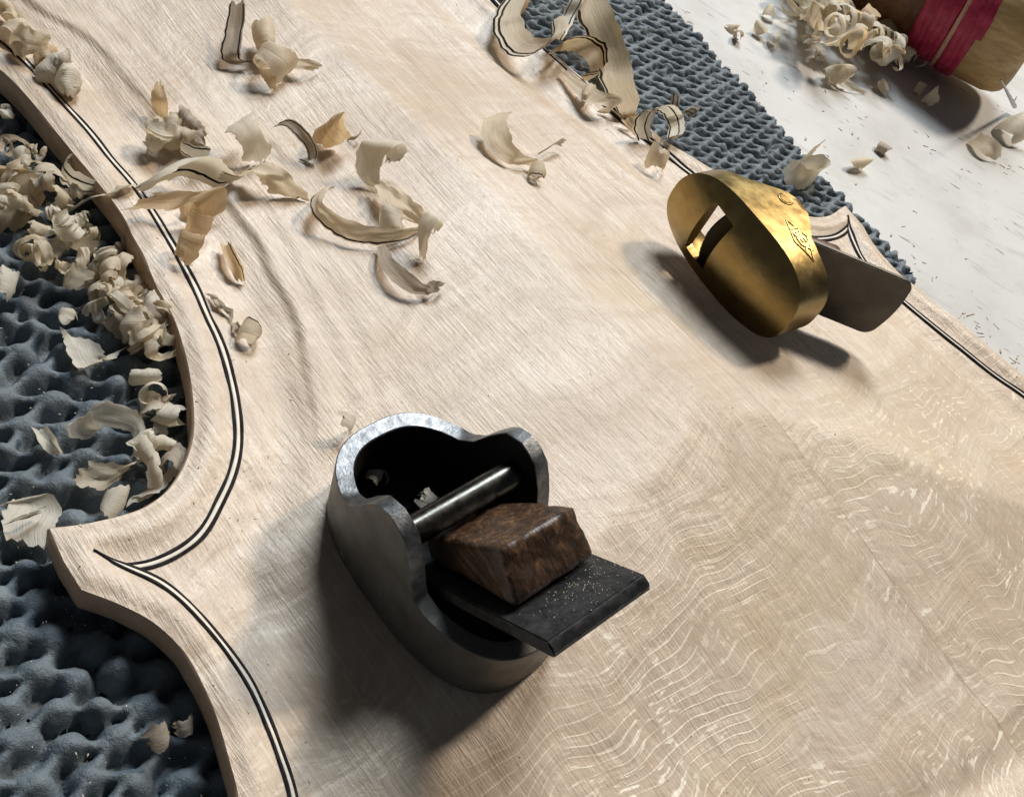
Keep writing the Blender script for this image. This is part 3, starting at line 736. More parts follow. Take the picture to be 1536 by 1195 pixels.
def curl_path(r0, r1, turns, drift=0.0, n=None, a0=0.0):
    """rolled strip: the curvature wanders, with a kink or two, as torn shavings do (axis along y)"""
    n = n or max(14, int(20*abs(turns))+8); t = np.linspace(0, 1, n); sd = random.uniform(0, 90)
    L = 2*math.pi*turns*(r0+r1)/2; ds = L/(n-1); a = a0+math.pi/2; p = np.zeros(3); out = []
    for k in range(n):
        out.append(p.copy()); r = r0+(r1-r0)*t[k]
        w = 1+CURLY*mnoise.noise(Vector((t[k]*4.0*turns+sd, 0.3, sd)))
        a += ds/r*w
        p = p+np.array([math.cos(a)*ds, drift/(n-1)+CURLY*0.10*ds*mnoise.noise(Vector((t[k]*5, sd, 2.0))), math.sin(a)*ds])
    P = np.array(out); return P-(P.max(0)+P.min(0))/2
CURLY = 1.0
def rotm(ax, ay, az):
    return np.array((Matrix.Rotation(az, 3, 'Z') @ Matrix.Rotation(ay, 3, 'Y') @ Matrix.Rotation(ax, 3, 'X')))
def settle(o, px, py, off, sink=0.0, lift=None):
    """put the loose mesh (built round the origin) down where the photo shows it"""
    n = len(o.data.vertices); co = np.empty(n*3, np.float32); o.data.vertices.foreach_get('co', co); co = co.reshape(-1, 3)
    zmid = (co[:, 2].max()+co[:, 2].min())/2-co[:, 2].min()
    p = on(px, py, off+zmid-sink)
    o.location = (p[0], p[1], p[2]-(co[:, 2].max()+co[:, 2].min())/2)
    return o
SHG = {}
def curl(px, py, r0, r1, turns, half, rot, mat=0, stripes=(), off=0.0, drift=0.0, smooth=False, label=None, group=None, taper=(1, 1), name='wood_shaving', cup=0.1, crinkle=0.02, a0=0.0, rag=0.24, thick=0.007):
    global CURLY
    CURLY = 0.25 if (smooth or stripes) else 0.9
    P = curl_path(r0, r1, turns, drift, a0=a0); n = len(P); R = rotm(*rot)
    sd = random.uniform(0, 50)
    Wd = np.tile([0, 1.0, 0], (n, 1))+0.12*np.c_[np.sin(np.linspace(0, 3, n)+sd), np.zeros(n), np.cos(np.linspace(0, 4, n)+sd)]
    t = np.linspace(0, 1, n); hf = half*(taper[0]*(1-t)+taper[1]*t)*(1+0.22*np.sin(t*6+sd))*(1-0.55*np.exp(-t/0.07))*(1-0.55*np.exp(-(1-t)/0.09))
    o = ribbon(name, P@R.T, Wd@R.T, hf, M_SHAV[mat], stripes, rag=rag, cup=cup, seed=sd, crinkle=crinkle, ncol=6, thick=thick)
    settle(o, px, py, off)
    return tag(o, label, 'shaving', group)
def strand(pts, half, wdirs, mat=0, stripes=(), label=None, group=None, name='wood_shaving', taper=None, n=6, cup=0.15, crinkle=0.025, rag=0.16, thick=0.008):
    """shaving laid along photo points (px, py, height over the surface below)"""
    C = np.array([on(x, y, h) for x, y, h in pts]); P = catmull(C, n); N = len(P)
    wd = np.array(wdirs, float)
    if wd.ndim == 1: wd = np.tile(wd, (len(pts), 1))
    Wd = np.stack([np.interp(np.linspace(0, 1, N), np.linspace(0, 1, len(wd)), wd[:, k]) for k in range(3)], 1)
    hv = np.interp(np.linspace(0, 1, N), np.linspace(0, 1, len(half)), half) if hasattr(half, '__len__') else np.full(N, half)
    c = P.mean(0); sd = random.uniform(0, 50)
    o = ribbon(name, P-c, Wd, hv, M_SHAV[mat], stripes, rag=rag, cup=cup, seed=sd, crinkle=crinkle, thick=thick)
    o.location = c
    return tag(o, label, 'shaving', group)
exec_shavings = True
# (px, py) are photo readings; every shaving is its own thing
ZUP = (0, 0, 1)
# on the arched top, upper left
strand([(357, 4, .5), (352, 40, .35), (346, 78, .25), (352, 92, .12), (372, 96, .1)], [.16, .18, .18, .18, .12], [(.7, .2, .45), (.7, .2, .45), (.8, .2, .3), (.6, .7, .1), (.3, 1, .2)], 3, (-.85, .75), 'upright strip of shaving edged with two black purfling lines, near the top of the plate')
curl(398, 52, .26, .12, 1.2, .28, (0.4, 0.2, 0.9), 0, label='small amber curl standing behind the black-edged strip near the top of the plate', off=.1)
curl(412, 92, .33, .22, .75, .36, (0.6, .5, .3), 0, label='bulging cream shaving with a folded tail, right of the black-edged strip', taper=(1, .5), crinkle=.05, off=.02)
strand([(425, 92, .12), (445, 96, .2), (462, 98, .22), (478, 103, .08)], [.12, .14, .15, .10], (.2, .9, .35), 0, label='short flat tail of shaving pointing right, beside the bulging cream one')
strand([(400, 105, .25), (404, 118, .2), (410, 135, .06)], [.14, .14, .05], (.9, .2, .2), 2, label='little amber sliver hanging below the bulging cream shaving')
# fluting cluster
strand([(240, 128, .35), (241, 148, .28), (240, 168, .1), (240, 178, .02)], [.10, .20, .17, .05], (.9, -.2, .1), 2, label='upright translucent sliver above the crumpled heap in the fluting')
CS = ['leftmost broad pale', 'cream topmost', 'greyish upper right', 'middle cream', 'small grey rightmost']
for (x, y, r, h, rt, m) in [(238, 205, .24, .3, (1.2, .3, .4), 1), (262, 190, .2, .26, (.3, 1.1, .8), 0), (285, 185, .22, .22, (.2, .4, 1.7), 3), (270, 210, .2, .24, (1.0, .9, .2), 0), (298, 205, .16, .2, (.5, .2, .4), 3)]:
    curl(x, y, r*.95, r*.4, 1.3, h*.8, rt, m, drift=random.uniform(-.3, .3), label='%s scrap in the crumpled heap above the long purfled shaving' % CS.pop(0), group='crumpled scraps in the fluting heap', crinkle=.09, cup=.4)
curl(292, 222, .24, .20, .62, .13, (1.25, 0.0, .3), 1, (-.75, .7), label='small arched shaving ringed by two black lines, standing behind the long leaf-shaped one', off=.12, crinkle=.01, a0=-.2)
strand([(205, 282, .05), (235, 266, .3), (270, 248, .42), (305, 250, .38), (335, 268, .15), (352, 270, .05)], [.10, .22, .30, .28, .2, .08], [(.5, .2, .8), (.4, .5, .7), (.4, .6, .6), (.4, .6, .6), (.4, .6, .6), (.3, .7, .6)], 1, (-.55,), 'long leaf-shaped pale shaving with one dark purfling line, lying across the left purfling', cup=.5)
strand([(212, 302, .25), (245, 300, .38), (282, 300, .45), (312, 292, .42), (322, 312, .25), (312, 330, .1), (290, 322, .12), (282, 304, .22), (298, 298, .28)], [.26, .28, .28, .27, .25, .22, .18, .15, .1], (.35, .85, .35), 2, label='wide amber shaving rolled up at one end, below the leaf-shaped one', cup=.1)
curl(300, 335, .24, .14, .8, .2, (1.0, .2, .5), 2, label='crescent curl tucked under the amber roll', off=.0)
strand([(330, 262, .22), (352, 268, .14), (372, 256, .2), (382, 248, .3)], [.08, .08, .07, .04], (.3, .5, .8), 1, (.6,), 'thin curved shaving with a dark edge leading to the fringed fan')
strand([(362, 262, .15), (385, 252, .36), (408, 262, .38), (425, 280, .2), (436, 297, .03)], [.12, .22, .28, .32, .34], [(.2, .9, .3), (.4, .9, .2), (.7, .7, 0), (.8, .6, 0), (.85, .5, 0)], 0, label='fan-shaped shaving with a fringed end', rag=.25, crinkle=.05)
curl(372, 208, .32, .25, .6, .28, (.3, .2, -.4), 1, label='translucent folded shaving left of the black-edged loop', crinkle=.05)
strand([(415, 188, .2), (432, 185, .34), (452, 200, .38), (467, 222, .25), (468, 240, .08), (455, 238, .04)], [.07, .09, .10, .10, .10, .08], [(.3, .7, .6), (.3, .7, .6), (.2, .7, .6), (.2, .6, .6), (.4, .6, .4), (.5, .6, .2)], 3, (-.7, .7), 'thin hooped shaving with black edges, right of the cluster')
curl(503, 192, .30, .20, .55, .32, (1.2, .5, -.3), 2, label='folded amber shaving alone, right of the black-edged hoop', crinkle=.05)
strand([(522, 208, .02), (535, 206, .12), (541, 198, .14)], [.05, .06, .04], (.3, .4, .8), 3, label='tiny upturned splinter beside the folded amber shaving')
# middle group
strand([(562, 282, .05), (552, 262, .2), (553, 238, .42), (568, 216, .62), (588, 212, .55), (595, 226, .4), (588, 244, .25)], [.16, .2, .24, .24, .2, .18, .12], [(.9, .2, .1), (.9, .2, .1), (.9, .3, .1), (.9, .3, .1), (.8, .4, .2), (.8, .4, .2), (.8, .4, .2)], 1, label='tall cream curl arching over at its top, centre of the plate')
strand([(572, 275, .22), (590, 292, .3), (606, 312, .28), (625, 328, .2), (640, 338, .1)], [.14, .24, .26, .2, .1], (.75, .5, .25), 0, label='crinkled ribbon running down from the tall cream curl', crinkle=.07)
strand([(492, 282, .22), (478, 292, .34), (478, 312, .34), (500, 334, .24), (535, 350, .2), (575, 354, .2), (612, 350, .14), (632, 345, .08)], [.10, .14, .12, .15, .19, .17, .13, .06], [(.6, .4, .5), (.4, .5, .6), (.2, .5, .8), (.2, .6, .7), (.2, .7, .7), (.1, .7, .7), (.1, .7, .7), (.1, .7, .7)], 0, (-.8,), 'long boat-shaped shaving with a hooked left end, below the tall cream curl', crinkle=.05)
curl(588, 330, .22, .14, .7, .2, (.4, .1, .6), 1, label='pale folded flake between the boat-shaped shaving and the upright hoop', crinkle=.05)
strand([(634, 388, .05), (634, 365, .3), (637, 340, .52), (648, 322, .62), (656, 330, .5), (650, 345, .35)], [.08, .1, .14, .17, .15, .1], (.85, -.3, .2), 1, label='pale hooped shaving standing upright at the right end of the middle group')
strand([(572, 370, .1), (580, 392, .2), (600, 414, .22), (625, 432, .18), (648, 438, .1)], [.07, .12, .16, .14, .08], [(.8, .4, .4), (.6, .5, .5), (.5, .6, .5), (.3, .8, .4), (.2, .9, .3)], 3, label='greyish twisted shaving, lowest of the middle group')
strand([(640, 428, .12), (652, 430, .2), (662, 431, .1)], [.1, .12, .1], (.2, .8, .5), 3, label='short grey stub at the end of the greyish twisted shaving')
# alone, right of centre
strand([(765, 168, .6), (744, 180, .46), (742, 200, .34), (752, 222, .24), (772, 238, .2), (795, 243, .16), (808, 255, .16), (810, 268, .06)], [.10, .24, .27, .25, .18, .14, .13, .1], [(.8, .3, .45), (.8, .3, .4), (.7, .5, .4), (.6, .6, .4), (.4, .8, .4), (.4, .8, .3), (.7, .5, .2), (.8, .3, .1)], 0, (), 'broad scooped shaving tapering to a curled tail, alone left of the brass plane')
curl(806, 258, .15, .1, 1.1, .14, (.3, .2, .5), 0, (-.7,), label='small barrel curl with a dark end, at the tail of the broad scooped shaving', off=.02)
strand([(806, 232, .1), (822, 222, .22), (838, 212, .26), (845, 215, .2)], [.03, .04, .09, .08], (.3, .3, .9), 3, label='thin pointed sliver rising right of the broad scooped shaving')
# along the left purfling
curl(376, 497, .17, .14, 1.15, .13, (.15, .1, .2), 0, (.85,), label='round bead-like curl ringed by a black line, in the left fluting', off=.0, crinkle=.01)
strand([(352, 483, .05), (356, 492, .12), (360, 500, .05)], [.05, .06, .04], (.6, .5, .6), 3, (.5,), 'tiny dark-edged splinter beside the round bead-like curl')
strand([(338, 366, .14), (346, 385, .2), (356, 404, .18), (362, 420, .06)], [.08, .1, .1, .07], (.8, .4, .3), 2, (.7,), 'rolled reddish tube of shaving in the left fluting', cup=1.1)
curl(283, 372, .24, .12, .8, .24, (.7, .2, .4), 2, label='amber scrap in the fluting under the amber roll', crinkle=.06)
for k in range(7):
    strand([(312+k*4+random.uniform(-6, 6), 440+k*4, .05), (322+k*4, 450+k*3+random.uniform(-4, 4), .10), (332+k*3+random.uniform(-4, 4), 458+k*4, .04)], [.03, .04, .02], (.6, .6, .4), 1, label='thin pale thread of wood lying on the left purfling', group='pale threads on the left purfling')
CL = ['second topmost small cream shaving', 'third cream shaving from the top', 'amber crumpled shaving', 'large pale crumpled shaving', 'lowest cream shaving, bulging,', 'topmost little cream shaving']
for (x, y, r, h, rt, m) in [(28, 48, .24, .26, (.4, .3, .2), 0), (48, 66, .26, .3, (1.0, .2, .8), 0), (70, 84, .22, .28, (.2, .9, .4), 2), (86, 100, .30, .34, (.9, .4, .1), 1), (105, 122, .26, .3, (.4, .2, .9), 1), (16, 22, .2, .22, (.4, .2, .9), 0)]:
    curl(x, y, r*.85, r*.35, 1.5, h*.8, rt, m, drift=random.uniform(-.4, .4), label='%s in the clump on the upper left purfling' % CL.pop(0), group='clump on the upper left purfling', crinkle=.11, cup=.3)
# crossing the C-bout edge on the left
curl(128, 258, .36, .33, .75, .17, (1.35, .1, .35), 1, (-.6, .3), label='ring-shaped shaving with two black bands, hanging over the left C-bout edge', off=.05, crinkle=.01, a0=.4)
strand([(95, 322, .1), (120, 305, .3), (150, 292, .25), (178, 285, .1), (196, 278, .02)], [.2, .26, .24, .2, .1], (.5, .7, .4), 1, label='flat pale shaving bridging the left C-bout edge below the banded ring', crinkle=.05)

# left heap on the mat
lh = 'heap of shavings left of the near C-bout'
lab = {0: 'cream curled shaving in the heap left of the near C-bout', 1: 'pale curled shaving in the heap left of the near C-bout', 2: 'amber curled shaving in the heap left of the near C-bout', 3: 'greyish curled shaving in the heap left of the near C-bout'}
heap = [(8, 165, .2), (22, 215, .3), (55, 225, .3), (12, 262, .35), (45, 262, .2), (78, 292, .3), (95, 345, .25), (62, 340, .2), (120, 330, .2), (60, 385, .2), (88, 375, .15), (110, 395, .2), (140, 352, .1), (165, 390, .2), (180, 375, .15),
        (150, 405, .1), (190, 405, .15), (175, 430, .2), (200, 425, .2), (215, 440, .15), (160, 440, .15), (185, 460, .2), (210, 465, .22), (235, 480, .25), (205, 490, .2), (225, 500, .2), (235, 520, .05), (215, 510, .1), (245, 470, .15), (75, 255, .4), (30, 300, .2), (110, 285, .35), (130, 375, .05),
        (35, 240, .5), (62, 275, .45), (5, 300, .3), (48, 310, .3), (85, 320, .35), (100, 300, .2), (75, 360, .3), (50, 365, .1), (125, 410, .1), (170, 412, .3), (195, 445, .3), (222, 475, .3), (178, 482, .05), (240, 505, .05)]
def where(x, y):
    if y < 205: return 'at the top of the left heap'
    if y < 250: return 'just left of the banded ring, upper left heap' if x > 40 else 'at the left border, upper left heap'
    if y < 310: return 'below the banded ring in the left heap' if x > 55 else 'near the broad amber shaving, left border'
    if y < 360: return 'beside the dark hollow ring in the left heap' if x > 90 else 'at the outer end of the left heap, over bare mat'
    if y < 400: return 'in the middle of the left heap by the plate edge' if x > 130 else 'at the outer fringe of the left heap'
    if y < 450: return 'in the lower left heap, against the plate edge' if x > 185 else 'in the lower left heap, above the spiral shaving'
    return 'at the heap tip by the plate edge' if x > 205 else 'at the heap tip, on the mat side'
for k, (x, y, off) in enumerate(heap):
    m = random.choice([0, 1, 1, 0, 1, 3]); r = random.uniform(.10, .24); h = random.uniform(.07, .24); tn = random.uniform(.6, 2.1)
    lab = '%s%s %s %s' % ('narrow ' if h < .14 else '', ('cream', 'pale', 'amber', 'greyish')[m], 'tightly rolled curl' if tn > 1.2 else ('curled shaving' if tn > .85 else 'bent flake'), where(x, y))
    curl(x+random.uniform(-5, 5), y+random.uniform(-5, 5), r, r*random.uniform(.3, .8), tn, h, (random.uniform(-1.1, 1.1), random.uniform(-.7, .7), random.uniform(0, 3)), m,
         label=lab, group=lh, off=off*.75, crinkle=random.uniform(.05, .12), cup=random.uniform(0, .5), drift=random.uniform(-.5, .5) if tn > 1 else 0, taper=(1, random.uniform(.4, 1)))
strand([(-30, 250, .5), (0, 255, .5), (22, 285, .4), (28, 315, .2), (15, 345, .05)], [.3, .4, .42, .3, .15], (.75, .5, .2), 2, label='broad amber shaving at the left border of the picture', crinkle=.04)
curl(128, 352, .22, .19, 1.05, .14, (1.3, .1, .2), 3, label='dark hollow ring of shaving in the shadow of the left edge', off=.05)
strand([(120, 505, .2), (130, 530, .18), (145, 545, .18), (165, 532, .2), (190, 522, .2)], [.3, .3, .26, .2, .12], [(.9, .1, .1), (.9, .2, .1), (.5, .8, .1), (.3, .9, .1), (.3, .9, .1)], 1, label='flat elbow-shaped pale shaving lying on the grip mat', crinkle=.03)
strand([(135, 470, .2), (134, 455, .3), (148, 450, .32), (155, 460, .25), (146, 466, .2), (152, 480, .15), (165, 482, .1), (180, 505, .05), (205, 498, .1), (225, 512, .12)], [.12, .12, .12, .1, .09, .1, .1, .08, .08, .1], (.5, .6, .6), 1, label='thin shaving with a spiral end, above the elbow-shaped one')
strand([(195, 690, .05), (210, 668, .22), (205, 640, .3), (180, 628, .34), (140, 618, .36), (118, 628, .3), (124, 645, .2), (145, 648, .16), (150, 636, .2), (138, 634, .22)], [.1, .10, .12, .2, .25, .2, .16, .12, .1, .08], (.35, .7, .6), 1, label='large shaving coiled like a ram horn on the near grip mat')
strand([(125, 702, .25), (148, 712, .22), (172, 714, .24), (196, 700, .22)], [.16, .24, .24, .14], (.25, .85, .45), 0, label='torn cream flake below the ram-horn shaving', rag=.25, crinkle=.06)
strand([(198, 748, .12), (225, 735, .2), (250, 716, .2), (262, 700, .12)], [.10, .12, .11, .08], (.4, .7, .5), 1, label='tube-shaped shaving lying along the inside of the near C-bout corner', cup=1.0)
strand([(58, 642, .1), (72, 660, .2), (88, 680, .1)], [.10, .12, .08], (.8, .4, .3), 1, label='short stick-like shaving between two mat nubs', cup=.8)
strand([(8, 755, .2), (38, 748, .22), (55, 760, .2), (40, 785, .2), (42, 815, .18)], [.1, .26, .3, .3, .26], [(.6, .7, .2), (.6, .7, .2), (.9, .2, .1), (.95, .2, .1), (.95, .2, .1)], 1, (), 'folded purfled shaving beside the near plate corner', crinkle=.02)
strand([(18, 780, .34), (38, 773, .37), (62, 765, .34)], [.07, .08, .07], (.3, .5, .6), 1, (-.8, .8), 'narrow banded strip lying on the folded shaving beside the near corner')
curl(172, 752, .18, .14, .6, .2, (.3, .2, .4), 1, label='bowl-shaped pale shaving tucked against the C-bout corner', off=.0)
curl(156, 440-2, .1, .05, 1.3, .1, (1.2, 0, .3), 1, label='pale curled shaving in the heap left of the near C-bout', group=lh, off=.25)
SCR = ['topmost small scrap', 'second scrap below the heap tip', 'scrap touching the plate edge below the heap tip', 'bent scrap right above the ram-horn shaving', 'scrap against the plate edge beside the ram-horn shaving', 'scrap just right of the ram-horn coil', 'small scrap below right of the ram-horn coil', 'scrap touching the right side of the ram-horn shaving', 'scrap at the upper end of the tube-shaped shaving', 'scrap between the torn flake and the plate edge', 'lowest scrap beside the tube-shaped shaving']
for k, (x, y) in enumerate([(220, 565), (232, 590), (245, 600), (228, 610), (255, 620), (242, 640), (240, 665), (215, 665), (262, 690), (220, 680), (232, 710)]):
    r = random.uniform(.10, .2)
    curl(x, y, r, r*.6, random.uniform(.4, .9), random.uniform(.12, .24), (random.uniform(-1, 1), random.uniform(-.6, .6), random.uniform(0, 3)), random.choice([1, 1, 3]), label='%s among the mat nubs along the C-bout' % SCR[k], group='scraps along the inside of the near C-bout', off=.12, crinkle=.05)
curl(100, 474, .11, .10, .85, .09, (.2, .1, .3), 1, label='tiny white ring of shaving on the grip mat', off=.2)
curl(10, 425, .2, .18, .3, .26, (.2, .1, .5), 1, label='white chip on the mat at the left border of the picture', off=.2)
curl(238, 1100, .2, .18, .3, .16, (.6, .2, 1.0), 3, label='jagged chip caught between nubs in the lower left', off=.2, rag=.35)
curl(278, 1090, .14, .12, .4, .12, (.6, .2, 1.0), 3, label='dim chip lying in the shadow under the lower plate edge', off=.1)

# far edge of the plate, top
strand([(790, -25, .3), (765, 15, .3), (762, 42, .4), (782, 70, .5), (815, 70, .6), (838, 48, .7), (835, 28, .7)], [.25, .3, .36, .38, .36, .3, .2], [(.7, .6, .4), (.7, .6, .4), (.6, .7, .4), (.4, .8, .5), (.3, .9, .5), (.3, .9, .4), (.3, .9, .4)], 0, (-.9, -.55), 'wide scooped shaving with two black lines, at the top of the far edge')
strand([(822, 82, .25), (845, 66, .55), (875, 66, .65), (897, 86, .5), (895, 112, .25), (870, 118, .12)], [.2, .26, .3, .3, .26, .16], (.3, .8, .55), 2, (.9, .6), 'domed amber curl banded in black, below the wide scooped shaving')
strand([(835, 60, .5), (850, 30, .8), (866, -2, 1.1), (880, -40, 1.2)], [.14, .16, .18, .18], (.85, .3, .4), 1, (-.6, .6), 'narrow purfled strip rising between the wide shavings at the top')
strand([(868, -40, 1.0), (892, 20, .9), (912, 70, .6), (925, 120, .35), (938, 160, .12), (945, 182, .02)], [.30, .46, .46, .40, .28, .12], [(.9, .25, .35), (.9, .25, .35), (.9, .3, .3), (.85, .4, .3), (.8, .5, .3), (.8, .5, .2)], 2, (-.85,), 'long broad amber shaving draped over the far edge onto the mat')
strand([(845, 108, .1), (870, 132, .2), (895, 148, .3), (918, 152, .35), (922, 162, .2), (900, 165, .08)], [.1, .18, .24, .22, .18, .1], (.4, .8, .45), 0, (), 'rolled cream shaving with a round end, on the far edge below the domed curl')
curl(882, 140, .16, .1, .8, .24, (.3, .3, .2), 0, label='curled scrap left of the rolled cream shaving on the far edge', off=.05)
curl(780, 8, .2, .1, .8, .3, (.3, .3, .2), 2, label='amber scrap under the wide scooped shaving', off=.05)
strand([(968, 208, .1), (963, 188, .35), (975, 166, .6), (998, 162, .62), (1012, 178, .5), (1014, 200, .3), (1002, 210, .12)], [.18, .2, .22, .24, .22, .2, .14], [(.7, .5, .3), (.7, .5, .3), (.6, .6, .3), (.5, .7, .3), (.6, .6, .3), (.6, .6, .3), (.6, .6, .3)], 1, (-.8, .3), 'hooped pale shaving striped with black lines, above the brass plane')
strand([(1008, 170, .55), (1012, 158, .75), (1014, 142, .9)], [.09, .1, .1], (.9, .2, .3), 3, (-.5, .5), 'short striped stub standing behind the hooped pale shaving')
strand([(1015, 175, .6), (1030, 165, .7), (1042, 168, .6), (1035, 178, .5)], [.12, .18, .16, .1], (.4, .8, .4), 3, (-.5, .3), 'striped tail curling toward the mat behind the hooped shaving')
strand([(950, 185, .12), (940, 178, .2), (955, 200, .1)], [.1, .12, .08], (.5, .6, .5), 2, label='torn amber bit at the foot of the long broad shaving')
curl(988, 235, .22, .14, .7, .24, (.8, .2, .4), 0, label='crumpled cream scrap on the far purfling just above the brass plane', crinkle=.07, off=.02)
# on the far mat and the bench
strand([(1182, 248, .25), (1195, 266, .25), (1215, 268, .3), (1232, 258, .3), (1222, 244, .38), (1200, 246, .42)], [.2, .3, .34, .3, .26, .2], (.2, .5, .85), 0, label='fat pale curl perched on the edge of the far grip mat')
strand([(1192, 250, .6), (1208, 236, .8), (1222, 222, .9), (1232, 214, .9)], [.2, .26, .24, .14], (.3, .4, .7), 2, label='tan tongue of shaving leaning out of the fat pale curl')
curl(1290, 245, .17, .13, .7, .3, (.1, .1, -.6), 0, label='small rolled shaving alone on the white bench')
strand([(1460, 208, .15), (1475, 216, .3), (1490, 226, .3), (1497, 238, .1)], [.25, .32, .3, .1], (.4, .7, .5), 0, label='cream leaf of shaving on the bench in the shadow of the handle')
curl(1258, 110, .45, .3, .5, .35, (.4, .2, -.6), 0, label='brownish curled flake on the bench below the far heap')
strand([(1250, 118, .1), (1270, 128, .15), (1298, 140, .05)], [.12, .14, .08], (.4, .7, .4), 1, label='thin flat sliver trailing from the brownish flake on the bench')
curl(1400, 146, .2, .15, .8, .25, (1.2, .2, -.6), 0, label='small curl lying in the dark shadow of the taped handle')
curl(1380, 133, .15, .1, .8, .2, (1.2, .4, .6), 0, label='tiny curl beside the one in the handle shadow')
curl(1525, 190, .5, .4, .5, .5, (.5, .2, -.6), 1, label='pale chip at the right border of the picture on the bench', off=0)
fh = 'heap of shavings on the bench behind the taped handle'
for k in range(64):
    t = random.random(); x = 1195+t*165+random.gauss(0, 13); y = -10+t*92+random.gauss(0, 12)
    m = random.choice([0, 1, 1, 0, 2]); r = random.uniform(.16, .48)
    curl(x, y, r, r*random.uniform(.4, .9), random.uniform(.6, 1.9), random.uniform(.06, .26), (random.uniform(-1.3, 1.3), random.uniform(-.8, .8), random.uniform(0, 3)), m,
         label='%s %s shaving in the far bench heap, %s' % (('cream', 'whitish', 'amber')[m], 'thread-like' if r < .25 else ('ringlet' if r < .36 else 'broad curled'), 'at its upper left end' if y < 12 else ('in its middle' if y < 42 and x > 1235 else ('along its lower fringe' if x < 1262 else ('against the brown shaft' if y < 62 else 'at its lower right tip')))), group=fh, off=random.uniform(0, .8), crinkle=.05, drift=random.uniform(-.4, .4))
CHIPS = ['nearest the top of the far grip mat', 'just below the chip nearest the mat top', 'between the mat and the far heap', 'uppermost on the open bench', 'left of the far heap', 'between the far heap and the brownish flake', 'below the handle shadow, toward the fat pale curl', 'beside the edge of the handle shadow', 'lowest of the group beside the mat top']
for k, (x, y) in enumerate([(1100, 40), (1108, 52), (1140, 44), (1155, 20), (1210, 60), (1228, 85), (1325, 222), (1325, 130), (1160, 58)]):
    curl(x, y, .16, .12, random.uniform(.3, .8), .18, (random.uniform(-.5, .5), .2, random.uniform(0, 3)), random.choice([0, 1, 3]), label='small chip on the white bench, '+CHIPS[k], group='chips scattered on the bench')
# chips inside the dark plane
for k, (x, y) in enumerate([(545, 690), (552, 698), (560, 718), (572, 712), (540, 700)]):
    o = curl(x, y, .12, .08, .6, .10, (random.uniform(-.8, .8), .3, random.uniform(0, 3)), 1, label='pale crumb of wood inside the toe of the dark plane', group='crumbs inside the dark plane', off=.25)
curl(640, 752, .18, .16, .4, .14, (.5, .3, .3), 1, label='pinkish chip peeking out behind the near wall of the dark plane', off=.5)
curl(518, 636, .18, .15, .4, .14, (.3, .3, .3), 1, label='pale chip just behind the toe of the dark plane', off=.0)
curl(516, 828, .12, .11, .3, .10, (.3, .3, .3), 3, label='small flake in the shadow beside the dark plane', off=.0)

# ------------------------------------------------------------------ taped handle on the bench
hd = bpy.data.objects.new('tool_handle', None); COL.objects.link(hd)
tag(hd, 'wooden tool handle bound with crimson thread, resting beyond the shavings', 'tool handle')
pa = at(1245, -78, 0.45); pb = at(1530, 54, 1.25)
ax = (pb-pa)/np.linalg.norm(pb-pa)
q = Vector(ax).to_track_quat('Z', 'Y'); hd.location = pb; hd.rotation_mode = 'QUATERNION'; hd.rotation_quaternion = q
def lathe(name, prof, mat, parent, n=48, sq=0.0, jitter=0.0):
    V = []; FF = []
    for i, (z, r) in enumerate(prof):
        for k in range(n):
            a = 2*math.pi*k/n; rr = r*(1-sq*(math.cos(2*a)**2)*0.5)
            if jitter: rr += jitter*mnoise.noise(Vector((math.cos(a)*3, math.sin(a)*3, z*2)))
            V.append((rr*math.cos(a), rr*math.sin(a), z))
    m = len(prof)
    FF = [(i*n+k, i*n+(k+1) % n, (i+1)*n+(k+1) % n, (i+1)*n+k) for i in range(m-1) for k in range(n)]
    V.append((0, 0, prof[0][0])); V.append((0, 0, prof[-1][0])); c0, c1 = len(V)-2, len(V)-1
    FF += [(c0, (k+1) % n, k) for k in range(n)]+[(c1, (m-1)*n+k, (m-1)*n+(k+1) % n) for k in range(n)]
    return mesh_obj(name, V, FF, mat, parent, 40)
lathe('grip', [(-1.35, 1.72), (-1.0, 1.80), (-.2, 1.82), (.10, 1.76), (.28, 1.64), (.38, 1.46), (.42, 1.1), (.42, .3)], M_HANDLE, hd, 48, 0.12, 0.05)
lathe('shaft', [(-7.0, 1.05), (-5.5, 1.22), (-3.3, 1.45), (-1.3, 1.60)], M_BROWN, hd, 40, 0.1, 0.04)
def wind(name, z0, z1, r, turns, rt, mat):
    bm = bmesh.new(); N = int(turns*40); prev = None
    for i in range(N+1):
        t = i/N; a = 2*math.pi*turns*t; z = z0+(z1-z0)*t
        rr = r+0.02*math.sin(i*1.7); c = Vector((rr*math.cos(a), rr*math.sin(a), z)); e = Vector((math.cos(a), math.sin(a), 0))
        ringv = [bm.verts.new(c+e*rt*math.cos(b)+Vector((0, 0, 1.35*rt*math.sin(b)))) for b in [2*math.pi*k/8 for k in range(8)]]
        if prev:
            for k in range(8): bm.faces.new((prev[k], prev[(k+1) % 8], ringv[(k+1) % 8], ringv[k]))
        prev = ringv
    return bm_obj(name, bm, mat, hd, 0)
wind('thread_binding', -2.85, -1.95, 1.62, 5, .11, M_TAPE)
wind('thread_binding', -1.84, -1.80, 1.70, 1.2, .06, M_TAPE2)
wind('thread_binding', -1.72, -1.15, 1.71, 3.5, .11, M_TAPE)
